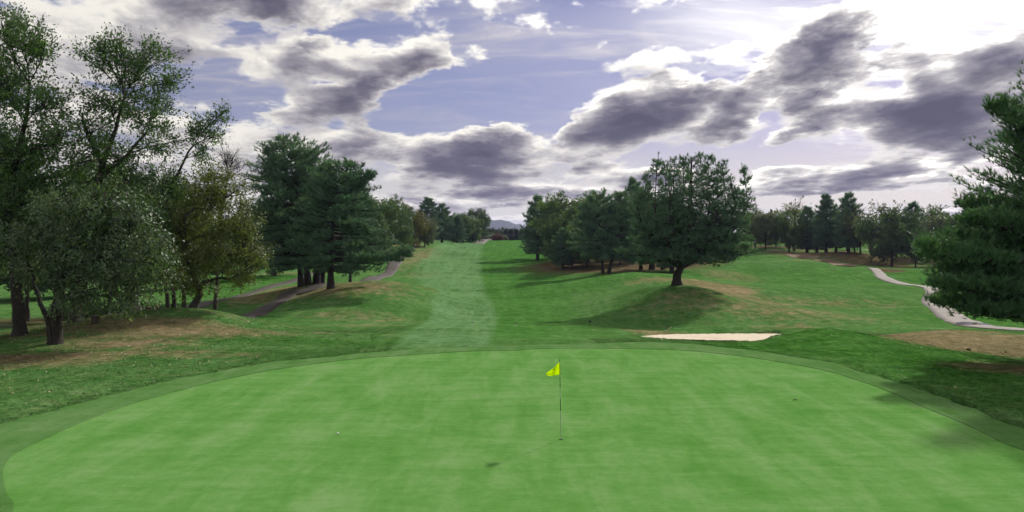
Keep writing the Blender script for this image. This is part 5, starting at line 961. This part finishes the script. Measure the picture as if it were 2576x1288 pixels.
# ------------------------------------------------------------------ rough grass and fallen leaves
rng = np.random.default_rng(90)
def scatter(n, dmin, dmax, amin, amax):
    d_ = dmin * (dmax / dmin) ** rng.random(n); a_ = rng.uniform(amin, amax, n); return d_ * np.sin(a_), d_ * np.cos(a_)
X, Y = scatter(200000, 15, 62, -.62, .62)
dg = sdf(COLLAR_W, X, Y); db = sdf(BUNKER, X, Y); z_ = zones(X, Y); col_ = X / Y * F + CX
mown = (col_ > np.interp(Y, [30, 44, 58, 71, 91, 120], [960, 1000, 1050, 1075, 1090, 1030])) & (col_ < np.interp(Y, [36, 46, 52, 60, 80, 110], [1490, 1480, 1560, 1640, 1600, 1500]))
ok = (dg > -.06) & (db > .05) & ~mown & (z_[:, 3] < .9) & (rng.random(len(X)) > ss(38, 62, Y))
X, Y = X[ok], Y[ok]; dgo, dbo = dg[ok], db[ok]; n = len(X)
Z = height(X, Y) - .01; hgt = rng.uniform(.012, .034, n) * (1 + .9 * (dbo < .8) + .5 * (dgo < .5)) * (1 + Y / 120)
k = 3; P = np.repeat(np.stack((X, Y, Z), 1), k, 0) + np.column_stack((rng.normal(0, .035, n * k), rng.normal(0, .035, n * k), np.zeros(n * k)))
hh = np.repeat(hgt, k) * rng.uniform(.7, 1.2, n * k); th = rng.uniform(0, 6.283, n * k); w = .011 * (1 + np.repeat(Y, k) / 35)
side = np.column_stack((np.cos(th) * w, np.sin(th) * w, np.zeros(n * k))); tip = P + np.column_stack((rng.normal(0, .5, n * k) * hh, rng.normal(0, .5, n * k) * hh, hh))
V = np.stack((P - side, P + side, tip), 1).reshape(-1, 3)
me = mesh_np('rough_grass', V, np.arange(3 * n * k).reshape(-1, 3), mat_blade, smooth=False); set_zones(me, np.repeat(X, 3 * k), np.repeat(Y, 3 * k))
tag(link('rough_grass', me), 'tufted rough grass round the green and on the banks', kind='stuff')
m_fl, t, out = new_mat('pale_fallen_leaf'); principled(t, out, RAMP(t, N(t, 'ShaderNodeNewGeometry').outputs['Random Per Island'], [(0, (.22, .16, .07)), (.5, (.45, .38, .24)), (1, (.72, .68, .55))]), .6, .3)
XY = [scatter(330, 29, 52, -.60, -.30), scatter(70, 24, 45, .18, .52)]; X = np.concatenate([q[0] for q in XY]); Y = np.concatenate([q[1] for q in XY]); ok = sdf(COLLAR_W, X, Y) > .3; X, Y = X[ok], Y[ok]
P = np.stack((X, Y, height(X, Y) + .045), 1)
tag(link('fallen_leaves', leaves_mesh('fallen_leaves', P, rng.normal(0, 1, P.shape) * (1, 1, .15), .075, rng, m_fl, .7)), 'pale fallen leaves strewn over the rough', kind='stuff')

# ------------------------------------------------------------------ air
bm = bmesh.new(); bm_box(bm, (0, 0, 30), (12000, 12000, 90)); hz_m = bpy.data.materials.new('haze'); hz_m.use_nodes = True; t = hz_m.node_tree; t.nodes.clear(); out = N(t, 'ShaderNodeOutputMaterial')
pvn = N(t, 'ShaderNodeVolumePrincipled'); pvn.inputs['Color'].default_value = (.50, .50, .90, 1); pvn.inputs['Density'].default_value = .00011; pvn.inputs['Anisotropy'].default_value = .2; t.links.new(pvn.outputs[0], out.inputs['Volume'])
tag(bm_obj('haze', bm, hz_m), 'thin bluish haze in the air', kind='stuff')
